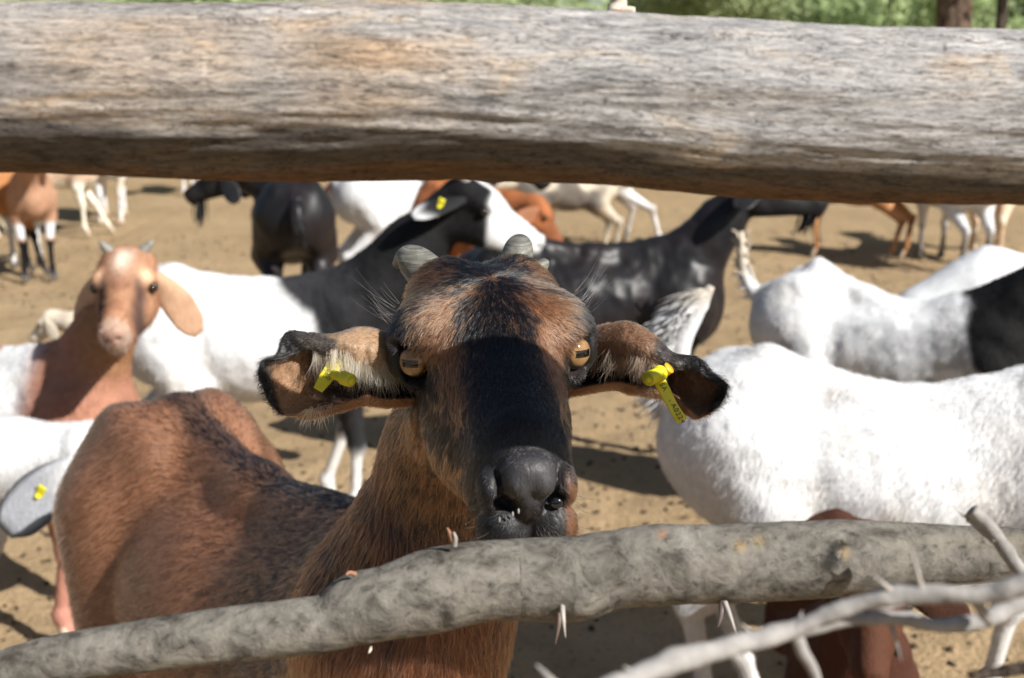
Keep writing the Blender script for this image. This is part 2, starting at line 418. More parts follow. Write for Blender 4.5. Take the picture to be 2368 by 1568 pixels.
def shrub(px, Y, r, h, seed, label, m=M_LEAF2):
    rng = np.random.default_rng(seed); x = (px-CX)/FPX*Y
    root = empty('bush', (x, Y, 0)); tag(root, label, 'bush')
    C, R, parts = [], [], []
    for k in range(9):
        a = rng.uniform(0, 6.28); e = np.array([math.cos(a)*r*rng.uniform(.2, .9), math.sin(a)*r*.7, h*rng.uniform(.45, .95)])
        parts.append(tube([(0, 0, -.05), e*.5+np.array([0, 0, .1]), e], [.04, .025, .008], 7, 10, rough=.3, seed=k)[:2])
        C.append(e); R.append(rng.uniform(.3, .55, 3)*r)
    V, Q, _ = join([(p_[0], p_[1]) for p_ in parts]); mk_mesh('stem', V, tri(Q), b2, root)
    V, Q = leaves(np.array(C), np.array(R), 7000, .06, rng); mk_mesh('foliage', V, Q, m, root)
shrub(1560, 16.5, 1.5, 2.8, 21, 'grey green bush with bare pale twigs right of the pale stub on the rail', M_LEAF)
shrub(2040, 17.5, 1.4, 3.0, 22, 'rounded bush left of the thick reddish trunk')
shrub(2400, 17.8, 1.3, 2.9, 23, 'fresh green bush at the right edge beside the thin dark trunk')
shrub(450, 16, 2.0, 2.9, 24, 'bright green bush behind the left half of the top rail')
shrub(980, 16.5, 2.0, 2.8, 25, 'low green bush behind the middle of the top rail', M_LEAF)

# ------------------------------------------------------------------ rails
def rail_mat(name, grey, warm, dark, under, scale, cracks, contrast=1.0, bumpd=.006):
    m, nt, b = new_mat(name, .85, .2)
    v = mapping(nt, (1, 1, 1), attr='wrap')     # x along, y,z round the rail
    vs = mapping(nt, scale, attr='wrap'); vf = mapping(nt, (scale[0]*2.2, scale[1]*3, scale[2]*3), attr='wrap')
    n1 = noise(nt, vs, 1, 8, .68, .5); n2 = noise(nt, vf, 1, 5, .7, .3); n3 = noise(nt, mapping(nt, (3.2, 14, 14), attr='wrap'), 1, 5, .6, .8)
    c = ramp(nt, n1, [(.34, dark), (.44, tuple(np.array(grey)*.68)), (.54, grey), (.72, tuple(np.array(grey)*1.3))])
    c = mix(nt, ramp(nt, n3, [(.55, 0), (.70, .65)]), c, warm, 'MIX')
    c = mix(nt, .85*contrast, c, ramp(nt, n2, [(.34, .22), (.45, .9), (.75, 1.25)]), 'MULTIPLY')
    at = nnode(nt, 'ShaderNodeAttribute', attribute_name='coat')
    c = mix(nt, 1.0, c, at.outputs['Color'], 'MULTIPLY')
    nt.links.new(c, b.inputs['Base Color'])
    s = nt.nodes.new('ShaderNodeMath'); s.operation = 'MULTIPLY_ADD'; nt.links.new(n2, s.inputs[0]); s.inputs[1].default_value = .6; nt.links.new(n1, s.inputs[2])
    bump(nt, b, s.outputs[0], bumpd, 1.0); return m
def top_wood():
    m, nt, b = new_mat('weathered_peeled_wood', .85, .15)
    W_ = lambda *q: mapping(nt, q, attr='wrap')
    A = noise(nt, W_(20, 62, 62), 1, 6, .68, .8); A2 = noise(nt, W_(5, 22, 22), 1, 3, .6, .4)
    B = noise(nt, W_(85, 480, 480), 1, 6, .7, .4); C = noise(nt, W_(330, 1100, 1100), 1, 4, .7); D_ = noise(nt, W_(30, 260, 260), 1, 5, .65, 1.0)
    c = ramp(nt, A, [(.34, (.20, .19, .18)), (.45, (.37, .355, .34)), (.54, (.50, .465, .425)), (.64, (.58, .47, .35)), (.78, (.54, .37, .235))])
    at = nnode(nt, 'ShaderNodeAttribute', attribute_name='coat')
    sep = nt.nodes.new('ShaderNodeSeparateColor'); nt.links.new(at.outputs['Color'], sep.inputs[0])
    c = mix(nt, ramp(nt, A2, [(.36, .1), (.54, .7)]), c, (.42, .40, .38))
    c = mix(nt, .9, c, ramp(nt, B, [(.33, .42), (.47, .92), (.75, 1.28)]), 'MULTIPLY')
    c = mix(nt, .7, c, ramp(nt, C, [(.35, .5), (.5, 1.0), (.7, 1.2)]), 'MULTIPLY')
    c = mix(nt, .9, c, ramp(nt, D_, [(.478, 1.0), (.494, .15), (.504, .15), (.520, 1.0)]), 'MULTIPLY')
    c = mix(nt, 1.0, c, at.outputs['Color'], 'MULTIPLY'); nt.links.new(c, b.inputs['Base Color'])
    s1 = nt.nodes.new('ShaderNodeMath'); s1.operation = 'MULTIPLY_ADD'; nt.links.new(B, s1.inputs[0]); s1.inputs[1].default_value = 1.0; nt.links.new(A, s1.inputs[2])
    bump(nt, b, s1.outputs[0], .0028, 1.0); return m
M_TOP = top_wood()
M_LOW = rail_mat('grey_smooth_bark', (.165, .152, .130), (.20, .17, .125), (.055, .047, .038), None, (60, 60, 60), 1, .85, .0016)
RAILS = []
def rail(name, top, bot, d, xs_ext, segs, nring, rough, mat, seed, freq, bumps=(), tint=None, flat=1.0):
    tx, ty = np.array(top).T; bx, by = np.array(bot).T
    xs = np.linspace(0, 2368, nring)
    yt = catmull_x(tx, ty, xs); yb = catmull_x(bx, by, xs)
    c = np.array([P(x, (a+b)/2, d(x)) for x, a, b in zip(xs, yt, yb)]); r = np.array([(b-a)/2/FPX*d(x) for x, a, b in zip(xs, yt, yb)])
    # carry on past the frame
    L0 = c[0]-c[nring//12]; L0 /= np.linalg.norm(L0); L1 = c[-1]-c[-nring//12]; L1 /= np.linalg.norm(L1)
    e0 = [c[0]+L0*t for t in np.linspace(xs_ext, .02, 60)]; e1 = [c[-1]+L1*t for t in np.linspace(.02, xs_ext, 60)]
    c = np.concatenate([e0, c, e1]); r = np.concatenate([np.full(60, r[0]), r, np.full(60, r[-1])])
    n = len(c); ln = np.concatenate([[0], np.cumsum(np.linalg.norm(np.diff(c, axis=0), axis=1))])
    T = np.gradient(c, axis=0); T /= np.linalg.norm(T, axis=1)[:, None]
    B = np.cross(T, [0, 0, 1.]); B /= np.linalg.norm(B, axis=1)[:, None]; N = np.cross(B, T)
    a = np.linspace(0, 2*math.pi, segs, endpoint=False)
    D = np.cos(a)[None, :, None]*N[:, None]+np.sin(a)[None, :, None]*B[:, None]*-1   # a=0 top, a=pi/2 towards the viewer
    R = np.repeat(r[:, None], segs, 1)
    w = np.stack([np.repeat(ln[:, None], segs, 1), np.cos(a)[None]*R, -np.sin(a)[None]*R], -1)
    disp = (fbm(w*np.array(freq), 4, seed)-.5)*rough+(fbm(w*np.array(freq)*np.array([2.5, 4, 4]), 3, seed+5)-.5)*rough*.4
    for (px, py, amp, sg) in bumps:
        q = P(px, py, d(px)-.02); V0 = c[:, None]+D*R[..., None]
        disp = disp+amp*np.exp(-((V0-q)**2).sum(-1)/(2*sg**2))
    V = c[:, None]+D*(R+disp)[..., None]; V[..., 1] += (flat-1)*((V-c[:, None])[..., 1]+r[:, None])
    colr = np.ones((n, segs, 3)) if tint is None else tint(V, a[None]*np.ones((n, 1)), w)
    I = np.arange(n*segs).reshape(n, segs); J = np.roll(I, -1, 1)
    Q = np.stack([I[:-1], J[:-1], J[1:], I[1:]], -1).reshape(-1, 4)
    k = n*segs; Vf = np.concatenate([V.reshape(-1, 3), c[:1], c[-1:]])
    caps = [tuple(f) for f in np.stack([J[0], I[0], np.full(segs, k)], 1).tolist()+np.stack([I[-1], J[-1], np.full(segs, k+1)], 1).tolist()]
    cf = np.concatenate([colr.reshape(-1, 3), np.ones((2, 3))]); wf = np.concatenate([w.reshape(-1, 3), [[0, 0, 0]], [[0, 0, 0]]])
    RAILS.append((c, r, flat))
    return mk_mesh(name, Vf, [tuple(q) for q in Q.tolist()]+caps, mat, col=cf, uv=wf)
def on_rail(k, px, py, lift=0):
    c, r, fl = RAILS[k]; best = None; lo_ = .40
    for st_ in (.004, .0004, .00004):
        for d in np.arange(lo_, .80, st_):
            p_ = P(px, py, d); i = int(np.interp(p_[0], c[:, 0], np.arange(len(c)))); rr = r[i]+lift
            e = ((p_[1]-(c[i, 1]+(fl-1)*r[i]))/(rr*fl))**2+((p_[2]-c[i, 2])/rr)**2
            if e < 1: best = (-1, p_); lo_ = d-st_; break
            if best is None or (best[0] >= 0 and e < best[0]): best = (e, p_)
        if best[0] >= 0: break
    return best[1]
def catmull_x(kx, ky, xs):
    kx, ky = np.asarray(kx, float), np.asarray(ky, float); m = np.gradient(ky, kx)
    i = np.clip(np.searchsorted(kx, xs)-1, 0, len(kx)-2); h = kx[i+1]-kx[i]; t = (xs-kx[i])/h
    return (2*t**3-3*t**2+1)*ky[i]+(t**3-2*t**2+t)*h*m[i]+(3*t**2-2*t**3)*ky[i+1]+(t**3-t**2)*h*m[i+1]
def pj(V):   # world -> picture, used to place stains measured from the photograph on the real surface
    x, y, z = V[..., 0], V[..., 1], V[..., 2]-CAMH
    d = y*cp-z*sp; return CX+FPX*x/d, CY-FPX*(y*sp+z*cp)/d
TOPD = lambda x: .568+.00001*x
LOWD = lambda x: .655-.03*(1-x/1200) if x < 1200 else .655
def top_tint(V, a, w):
    x, y = pj(V); t = np.ones(V.shape)
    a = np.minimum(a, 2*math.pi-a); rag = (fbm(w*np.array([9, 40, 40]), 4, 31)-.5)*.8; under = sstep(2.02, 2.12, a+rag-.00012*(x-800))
    t = mixc(t, (.26, .235, .215), under*.92); brown = sstep(2.4, 2.7, a+rag*.8); t = mixc(t, (.42, .26, .155), brown*.9)  # dark weathered underside bark, with the log's own shade painted in
    warm = np.maximum(np.exp(-((x-860)/230)**2), .62*np.exp(-((x-330)/330)**2))*sstep(-.2, .3, fbm(w*np.array([10, 60, 60]), 3, 3)-.42)*(1-under)*sstep(330, 250, y)
    t = t*mixc(np.ones(V.shape), (1.10, .84, .60), warm)
    for (cx, cy, sx, sy, k) in ((1110, 228, 75, 13, .8), (1230, 246, 60, 9, .6), (985, 172, 25, 8, .45), (140, 175, 70, 16, .4), (1400, 232, 4, 12, .75), (1195, 90, 2.5, 11, .6), (1250, 100, 2.5, 8, .4)):
        g = np.exp(-((x-cx)/sx)**2-((y-cy)/sy)**2)*sstep(-.1, .12, fbm(w*np.array([60, 300, 300]), 2, 8)-.42)*(w[..., 2] > 0)
        t = t*(1-g*k)[..., None]
    for (cx, cy, sx, sy, k) in ((474, 150, 5, 24, .5), (471, 205, 4, 14, .3), (2275, 104, 95, 18, .45), (690, 24, 140, 7, .55), (860, 110, 30, 8, .4), (1330, 30, 70, 5, .4)):
        g = np.exp(-((x-cx)/sx)**2-((y-cy)/sy)**2)*(w[..., 2] > 0); t = t*(1+g*k)[..., None]
    for (cx, cy, sx, sy) in ((620, 15, 190, 2.2), (2262, 128, 80, 2.5), (2185, 112, 3, 12), (2240, 96, 60, 2)):
        g = np.exp(-((x-cx)/sx)**2-((y-cy-4*np.sin(x/17))/sy)**2)*(w[..., 2] > -.02); t = mixc(t, (.25, .13, .08), g*.8)
    cool = sstep(900, 1150, x); t = t*mixc(np.ones(V.shape), (1.02, 1.03, 1.05), cool)
    return t
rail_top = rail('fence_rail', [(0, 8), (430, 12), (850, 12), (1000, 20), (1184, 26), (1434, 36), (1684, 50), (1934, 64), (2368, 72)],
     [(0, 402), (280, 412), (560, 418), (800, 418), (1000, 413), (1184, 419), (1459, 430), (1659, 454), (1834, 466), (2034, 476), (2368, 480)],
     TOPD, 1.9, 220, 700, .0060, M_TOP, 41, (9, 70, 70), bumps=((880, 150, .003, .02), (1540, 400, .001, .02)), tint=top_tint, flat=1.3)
tag(rail_top, 'thick weathered grey log forming the top rail across the upper picture', 'fence rail', 'horizontal rails of the pen fence')
def low_tint(V, a, w):
    x, y = pj(V); t = np.ones(V.shape)
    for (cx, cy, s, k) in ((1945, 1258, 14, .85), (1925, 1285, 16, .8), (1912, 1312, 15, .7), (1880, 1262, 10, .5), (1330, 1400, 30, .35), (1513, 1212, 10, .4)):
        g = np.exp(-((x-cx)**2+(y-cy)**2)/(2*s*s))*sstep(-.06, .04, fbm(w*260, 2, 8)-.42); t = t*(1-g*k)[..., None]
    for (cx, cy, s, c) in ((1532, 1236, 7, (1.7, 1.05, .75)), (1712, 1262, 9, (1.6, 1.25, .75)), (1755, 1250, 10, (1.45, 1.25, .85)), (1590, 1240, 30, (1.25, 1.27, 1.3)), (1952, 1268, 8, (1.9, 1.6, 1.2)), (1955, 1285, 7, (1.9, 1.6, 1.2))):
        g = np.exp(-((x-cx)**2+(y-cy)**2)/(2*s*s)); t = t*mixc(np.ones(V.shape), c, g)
    return t
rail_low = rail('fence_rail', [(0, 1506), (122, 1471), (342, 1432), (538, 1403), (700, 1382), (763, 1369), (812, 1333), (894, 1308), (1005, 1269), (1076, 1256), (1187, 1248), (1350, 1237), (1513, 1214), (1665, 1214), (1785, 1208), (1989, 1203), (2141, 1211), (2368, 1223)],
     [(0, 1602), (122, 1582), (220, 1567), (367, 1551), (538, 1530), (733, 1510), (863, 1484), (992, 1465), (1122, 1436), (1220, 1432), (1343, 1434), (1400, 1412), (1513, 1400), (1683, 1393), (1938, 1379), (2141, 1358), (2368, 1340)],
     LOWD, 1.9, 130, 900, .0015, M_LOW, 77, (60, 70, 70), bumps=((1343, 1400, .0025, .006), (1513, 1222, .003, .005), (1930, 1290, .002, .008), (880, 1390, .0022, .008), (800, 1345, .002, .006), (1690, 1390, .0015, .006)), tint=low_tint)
tag(rail_low, 'crooked grey lower rail with knots and smooth bark in front of the brown goat', 'fence rail', 'horizontal rails of the pen fence')

M_THORN = flat_mat('pale_thorn', (.34, .31, .28), .5, .4, 60, .5)
M_TWIG = flat_mat('bleached_twig', (.265, .25, .235), .8, .2, 90, .7, .002)
M_BARKPALE = flat_mat('pale_inner_wood', (.62, .54, .44), .8, .2, 120, .6, .002)
M_BARKRED = flat_mat('reddish_bark_flake', (.28, .15, .09), .8, .2, 120, .6, .002)
def tb(name, pts, rs, mat, parent=None, segs=10, n=24, rough=.25, seed=1, freq=150):
    V, Q, uv = tube(pts, rs, segs, n, rough=rough, seed=seed, freq=freq); return mk_mesh(name, V, tri(Q), mat, parent)
# thorns and twig stubs that grow on the lower rail
def on_low(px, py, dz=-.022): return P(px, py, LOWD(px)+dz)
tb('thorn', [on_low(1300, 1396, -.020), on_low(1302, 1425, -.026), on_low(1308, 1476, -.030)], [.0014, .0012, .0001], M_THORN, rail_low)
tb('thorn', [on_low(1294, 1405, -.016), on_low(1292, 1445, -.020), on_low(1284, 1492, -.022)], [.0017, .0012, .0001], flat_mat('brown_thorn', (.12, .08, .06), .5), rail_low)
tb('twig_stub', [on_low(1051, 1262, -.012), on_low(1053, 1245, -.014), on_low(1049, 1231, -.015)], [.0015, .0012, .0006], M_THORN, rail_low)
tb('twig_stub', [on_low(1048, 1256, -.012), on_low(1042, 1238, -.013), on_low(1034, 1220, -.014)], [.0014, .0012, .0003], M_BARKRED, rail_low)
tb('twig_stub', [on_low(822, 1328, -.01), on_low(808, 1324, -.012), on_low(1008, 1266, -.02)*0+on_low(800, 1330, -.014)], [.0014, .001, .0006], M_BARKRED, rail_low)
tb('thorn', [on_low(1672, 1392, -.012), on_low(1668, 1420, -.016), on_low(1660, 1452, -.018)], [.0022, .0016, .0002], flat_mat('brown_thorn_two', (.13, .10, .09), .5), rail_low)
tb('thorn', [on_low(1676, 1392, -.014), on_low(1690, 1430, -.02), on_low(1704, 1470, -.024)], [.0014, .0011, .0001], M_THORN, rail_low)
tb('twig_stub', [on_low(858, 1496, -.006), on_low(856, 1503, -.012), on_low(853, 1510, -.018)], [.0006, .0008, .0003], M_BARKPALE, rail_low, n=8)
# flaking bark and a stub on the top rail
sp_ = lambda px, py, dz: P(px, py, TOPD(px)+dz+.012)
V, Q, _ = tube([sp_(1424, 40, .012), sp_(1428, 22, .014), sp_(1430, 4, .014), sp_(1427, -22, .012)], [.0052, .0048, .0040, .0036], 14, 20, rough=.5, seed=5, freq=120)
V2, Q2, _ = tube([sp_(1410, 26, .012), sp_(1440, 26, .010), sp_(1468, 24, .008)], [.0022, .0026, .0014], 10, 14, rough=.5, seed=6, freq=150)
V, Q, _ = join([(V, Q), (V2, Q2)]); mk_mesh('branch_stub', V, tri(Q), M_BARKPALE, rail_top)
tb('bark_flake', [sp_(1398, 32, .006), sp_(1425, 31, .004), sp_(1460, 33, .006)], [.0012, .0022, .001], M_BARKRED, rail_top)

# ------------------------------------------------------------------ thorny cut branches in front, lower right
def D(px, py, d): return P(px, py, d)
def branch(name, label, main, twigs, thorns, mat=M_TWIG):
    root = None
    V, Q, uv = tube([D(*q[:3]) for q in main], [q[3]*.66 for q in main], 14, 110, rough=.75, seed=len(main), freq=130)
    root = mk_mesh(name, V, tri(Q), mat); tag(root, label, 'thorn branch', 'cut thorn branches piled against the fence')
    for i, t in enumerate(twigs):
        tb('twig', [D(*q[:3]) for q in t], [q[3]*.62 for q in t], mat, root, 10, 40, .6, i+9, 150)
    for i, t in enumerate(thorns):
        (a, b, c), r = t; m_ = [(a[k]+b[k])/2 for k in range(3)]
        tb('thorn', [D(*a), D(*m_), D(*b)], [r*.50, r*.32, .0001], M_THORN if c else M_TWIG, root, 8, 12, .1, i)
branch('thorn_branch', 'long pale grey thorn branch rising from the bottom edge to the right edge',
       [(1330, 1640, .395, .0062), (1440, 1580, .40, .0062), (1560, 1528, .41, .0060), (1700, 1492, .42, .0058), (1850, 1452, .43, .0052), (1960, 1432, .435, .0042), (2080, 1430, .44, .0040), (2180, 1448, .445, .0044), (2280, 1432, .45, .0052), (2368, 1388, .455, .0056), (2560, 1310, .46, .006)],
       [[(1840, 1465, .43, .0042), (1858, 1510, .43, .0035), (1885, 1560, .432, .0028), (1900, 1640, .43, .002)],
        [(1680, 1500, .42, .0034), (1720, 1540, .42, .0028), (1735, 1600, .42, .0022)],
        [(1290, 1590, .40, .0030), (1262, 1560, .40, .0018), (1240, 1538, .402, .0008)]],
       [(((1752, 1478, .425), (1712, 1440, .425), 1), .0022), (((1846, 1440, .43), (1855, 1412, .43), 0), .0026), (((1560, 1528, .41), (1500, 1540, .408), 0), .0026), (((1480, 1560, .402), (1440, 1540, .40), 1), .0022), (((2060, 1440, .44), (2085, 1530, .44), 0), .0022)])
branch('thorn_branch', 'second grey thorn branch with two upright thorns crossing above the long pale one',
       [(1820, 1466, .428, .0038), (1900, 1426, .428, .0044), (2000, 1392, .426, .0046), (2080, 1376, .424, .0050), (2180, 1376, .42, .0052), (2290, 1372, .418, .0056), (2368, 1350, .415, .0060), (2560, 1290, .41, .006)],
       [[(2250, 1378, .42, .0034), (2275, 1420, .43, .003), (2290, 1440, .438, .0026)]],
       [(((2082, 1386, .424), (2018, 1328, .42), 1), .0030), (((2134, 1376, .422), (2104, 1262, .416), 1), .0026), (((2270, 1380, .419), (2262, 1352, .416), 0), .0022)])
branch('thorn_branch', 'forked bleached stick leaning down from the right edge over the lower rail',
       [(2248, 1180, .585, .0050), (2290, 1222, .585, .0052), (2320, 1262, .585, .0054), (2368, 1326, .583, .0056), (2480, 1440, .59, .006)],
       [[(2240, 1198, .587, .0036), (2266, 1220, .586, .0036), (2300, 1250, .584, .0034)]],
       [(((2258, 1212, .588), (2210, 1178, .586), 1), .0028)])
branch('thorn_branch', 'dark low thorn twig at the bottom right corner below the other branches',
       [(2240, 1562, .45, .0026), (2300, 1556, .45, .003), (2368, 1545, .45, .0034), (2500, 1530, .45, .004)], [], [], b2)

# ------------------------------------------------------------------ goats
def fur_mat(name, rough=.28):
    m = bpy.data.materials.new(name); m.use_nodes = True; nt = m.node_tree; nt.nodes.remove(nt.nodes['Principled BSDF'])
    h = nt.nodes.new('ShaderNodeBsdfHairPrincipled'); h.parametrization = 'COLOR'
    a = nnode(nt, 'ShaderNodeAttribute', attribute_name='coat'); nt.links.new(a.outputs['Color'], h.inputs['Color'])
    h.inputs['Roughness'].default_value = rough; h.inputs['Radial Roughness'].default_value = .5
    nt.links.new(h.outputs[0], nt.nodes['Material Output'].inputs[0]); return m
M_FUR = fur_mat('goat_hair_strands')
def sample(V, Q, w, n, rng):
    """n random points on quads, weight w per vertex (density multiplier)"""
    T = np.concatenate([Q[:, :3], Q[:, [0, 2, 3]]]); a, b, c = V[T[:, 0]], V[T[:, 1]], V[T[:, 2]]
    cr = np.cross(b-a, c-a); ar = np.linalg.norm(cr, axis=1); wt = ar*w[T].mean(1); k = rng.choice(len(T), n, p=wt/wt.sum())
    r1, r2 = rng.random(n), rng.random(n); s_ = np.sqrt(r1); bc = np.stack([1-s_, s_*(1-r2), s_*r2], 1)
    return T[k], bc, cr[k]/(ar[k][:, None]+1e-15)
def vnormals(V, Q):
    N = np.zeros_like(V); d1, d2 = V[Q[:, 2]]-V[Q[:, 0]], V[Q[:, 3]]-V[Q[:, 1]]; n = np.cross(d1, d2)
    for i in range(4): np.add.at(N, Q[:, i], n)
    return N/(np.linalg.norm(N, axis=1)[:, None]+1e-15)
def strands(name, P0, N, D, L, R, C, par, lift=.35, droop=.15, npt=4, off=None, curl=0, rng=None, mat=None):
    n = len(P0); t = np.linspace(0, 1, npt)[None, :, None]
    pts = P0[:, None]+L[:, None, None]*(D[:, None]*(t*.95)+N[:, None]*(lift*t*(1-.55*t)))+np.array([0, 0, -1.])*(L[:, None, None]*droop*t*t)
    if curl: pts = pts+rng.normal(size=(n, 1, 3))*L[:, None, None]*curl*t*t
    hc = bpy.data.hair_curves.new(name); hc.add_curves([npt]*n)
    hc.attributes['position'].data.foreach_set('vector', (pts-(HOFF if off is None else off)).astype(np.float32).ravel())
    ra = hc.attributes.new('radius', 'FLOAT', 'POINT') if 'radius' not in hc.attributes else hc.attributes['radius']
    ra.data.foreach_set('value', (R[:, None]*np.linspace(1, .3, npt)[None]).astype(np.float32).ravel())
    ca = hc.attributes.new('coat', 'FLOAT_COLOR', 'CURVE'); c4 = np.ones((n, 4), np.float32); c4[:, :3] = C; ca.data.foreach_set('color', c4.ravel())
    hc.materials.append(mat or M_FUR); o = bpy.data.objects.new(name, hc); COL.objects.link(o); o.parent = par; return o

M_FURD = bpy.data.materials.new('soft_goat_hair'); M_FURD.use_nodes = True
def _fd():
    nt = M_FURD.node_tree; b = nt.nodes['Principled BSDF']; a = nnode(nt, 'ShaderNodeAttribute', attribute_name='coat'); nt.links.new(a.outputs['Color'], b.inputs['Base Color'])
    b.inputs['Roughness'].default_value = .55; b.inputs['Specular IOR Level'].default_value = .25
_fd()
def soft_fur(V, Q, col, par, n, L=.012, R=.0004, seed=1):
    rng = np.random.default_rng(seed); w = np.where(V[:, 2] < .22, .25, 1.0); T, bc, fn = sample(V, Q, w, n, rng); Nv = vnormals(V, Q)
    P0 = (V[T]*bc[..., None]).sum(1); N = (Nv[T]*bc[..., None]).sum(1); N /= np.linalg.norm(N, axis=1)[:, None]; C = (col[T]*bc[..., None]).sum(1)
    D = np.stack([-.55+0*P0[:, 0], 0*P0[:, 0], -.75+0*P0[:, 0]], 1)+(np.stack([fbm(P0*11+i*9, 2, 50+i) for i in range(3)], -1)-.5)*1.6+rng.normal(size=(n, 3))*.2
    D -= N*(D*N).sum(1)[:, None]; D /= np.linalg.norm(D, axis=1)[:, None]
    strands('fur', P0, N, D, L*rng.uniform(.6, 1.3, n), np.full(n, R), C*rng.uniform(.86, 1.10, n)[:, None], par, lift=.45, droop=.1, off=np.zeros(3), rng=rng, curl=.1, mat=M_FURD)

def head_prims(detail=1):
    q = [ell((0, -.055, -.008), (.054, .062, .052), .02), ell((0, -.018, .010), (.050, .058, .034), .02), ell((0, -.040, .012), (.055, .048, .034), .03)]
    for s in (-1, 1):
        q += [ell((s*.047, -.010, .010), (.022, .030, .022), .014), ell((s*.028, -.068, .028), (.024, .026, .024), .020),
              cone((s*.030, -.050, -.070), (s*.017, .095, -.064), .032, .018, .022), ell((s*.040, -.004, -.044), (.022, .062, .036), .022)]
    q += [cone((0, .0, -.006), (0, .115, -.026), .038, .026, .022), ell((0, .05, -.045), (.034, .09, .034), .02),
          ell((0, .125, -.046), (.032, .034, .034), .018), ell((0, .147, -.026), (.023, .014, .019), .010), ell((0, .122, -.074), (.021, .024, .016), .014)]
    return q
def frame_from(F, U):
    F = np.array(F, float); F /= np.linalg.norm(F); U = np.array(U, float); U -= F*(F@U); U /= np.linalg.norm(U)
    return np.stack([np.cross(F, U), F, U], 1)     # columns: lateral, forward, dorsal
def eang(pitch, yaw):
    p_, y_ = math.radians(pitch), math.radians(yaw)
    return np.array([math.cos(p_)*math.cos(y_), math.cos(p_)*math.sin(y_), math.sin(p_)])

FRONT = dict(sh=(.25, .085, .47), el=(.235, .095, .34), kn=(.262, .08, .21), fe=(.262, .08, .07), ho=(.280, .08, .028))
HIND = dict(hp=(-.29, .07, .53), st=(-.20, .105, .37), hk=(-.375, .08, .235), fe=(-.345, .08, .075), ho=(-.325, .08, .028))
def body_prims(g):
    fat = g.get('fat', 1.0)
    sw = g.get('sway', 0); ha = np.array([0, 0, sw*.03]); hm_ = np.array([0, 0, -sw*.06])
    q = [ell((.19, 0, .475), (.19, .115*fat, .165), .04), ell((-.05, 0, .46), (.25, .145*fat, .155), .05), ell((-.29, 0, .52), (.145, .110, .135), .04),
         ell((.30, 0, .47), (.09, .085, .13), .04),
         cone((.24, 0, .645), (.0, 0, .620-sw*.05), .030, .026, .05), cone((.0, 0, .620-sw*.05), (-.24, 0, .650+sw*.04), .026, .034, .05), cone((-.24, 0, .650), (-.40, 0, .60), .036, .028, .04),
         ell((-.21, .062, .625), (.045, .03, .035), .04), ell((-.21, -.062, .625), (.045, .03, .035), .04)]
    for i, s in enumerate((1, -1)):
        ox = g.get('front', (0, 0))[i]; hx = g.get('hind', (0, 0))[i]
        f = {k: np.array((v[0], v[1]*s, v[2])) for k, v in FRONT.items()}
        for k, w in (('kn', .45), ('fe', .95), ('ho', 1.0)): f[k][0] += ox*w
        q += [ell(f['sh'], (.085, .045, .12), .04), cone(f['sh'], f['el'], .06, .043, .03), cone(f['el'], f['kn'], .038, .0235, .02),
              ell(f['kn'], (.024, .024, .030), .012), cone(f['kn'], f['fe'], .0185, .0160, .012), ell(f['fe'], (.021, .020, .022), .01), cone(f['fe'], f['ho'], .017, .020, .012)]
        h = {k: np.array((v[0], v[1]*s, v[2])) for k, v in HIND.items()}
        for k, w in (('st', .2), ('hk', .6), ('fe', 1.0), ('ho', 1.0)): h[k][0] += hx*w
        q += [ell(h['hp'], (.11, .06, .15), .05), cone(h['hp'], h['st'], .095, .066, .04), cone(h['st'], h['hk'], .058, .026, .03),
              ell(h['hk']+[-.008, 0, .012], (.024, .020, .028), .012), cone(h['hk'], h['fe'], .0205, .0165, .012), ell(h['fe'], (.021, .020, .022), .01), cone(h['fe'], h['ho'], .017, .020, .012)]
    if g.get('udder'): q += [ell((-.22, 0, .335), (.07, .055, .055), .03), cone((-.21, .035, .30), (-.205, .045, .235), .017, .010, .015), cone((-.21, -.035, .30), (-.205, -.045, .235), .017, .010, .015)]
    return q
def lift(z): return z*1.14 if z < .32 else z+.045
_bp0 = body_prims
def body_prims(g):
    out = []
    for p_ in _bp0(g):
        a = p_[1].copy(); a[2] = lift(a[2])
        if p_[0] == 'e': out.append(('e', a)+p_[2:])
        else:
            b = p_[2].copy(); b[2] = lift(b[2]); out.append(('c', a, b)+p_[3:])
    return out
def hooves(g, par, mat, sc=(1, 1, 1), M=None):
    for key, nm, x0 in (('front', 'ho', FRONT['ho']), ('hind', 'ho', HIND['ho'])):
        for i, s in enumerate((1, -1)):
            x = x0[0]+g.get(key, (0, 0))[i]; y = x0[1]*s; parts = []
            for c in (-1, 1):
                V, Q, _ = tube([(x-.006, y+c*.010, .052), (x+.004, y+c*.0105, .028), (x+.014, y+c*.011, .002)], [.0115, .014, .0165], 10, 8)
                V[:, 2] = np.maximum(V[:, 2], .0); parts.append((V, Q))
            V, Q, _ = join(parts); mk_mesh('hoof', V*np.array(sc), tri(Q), mat, par)

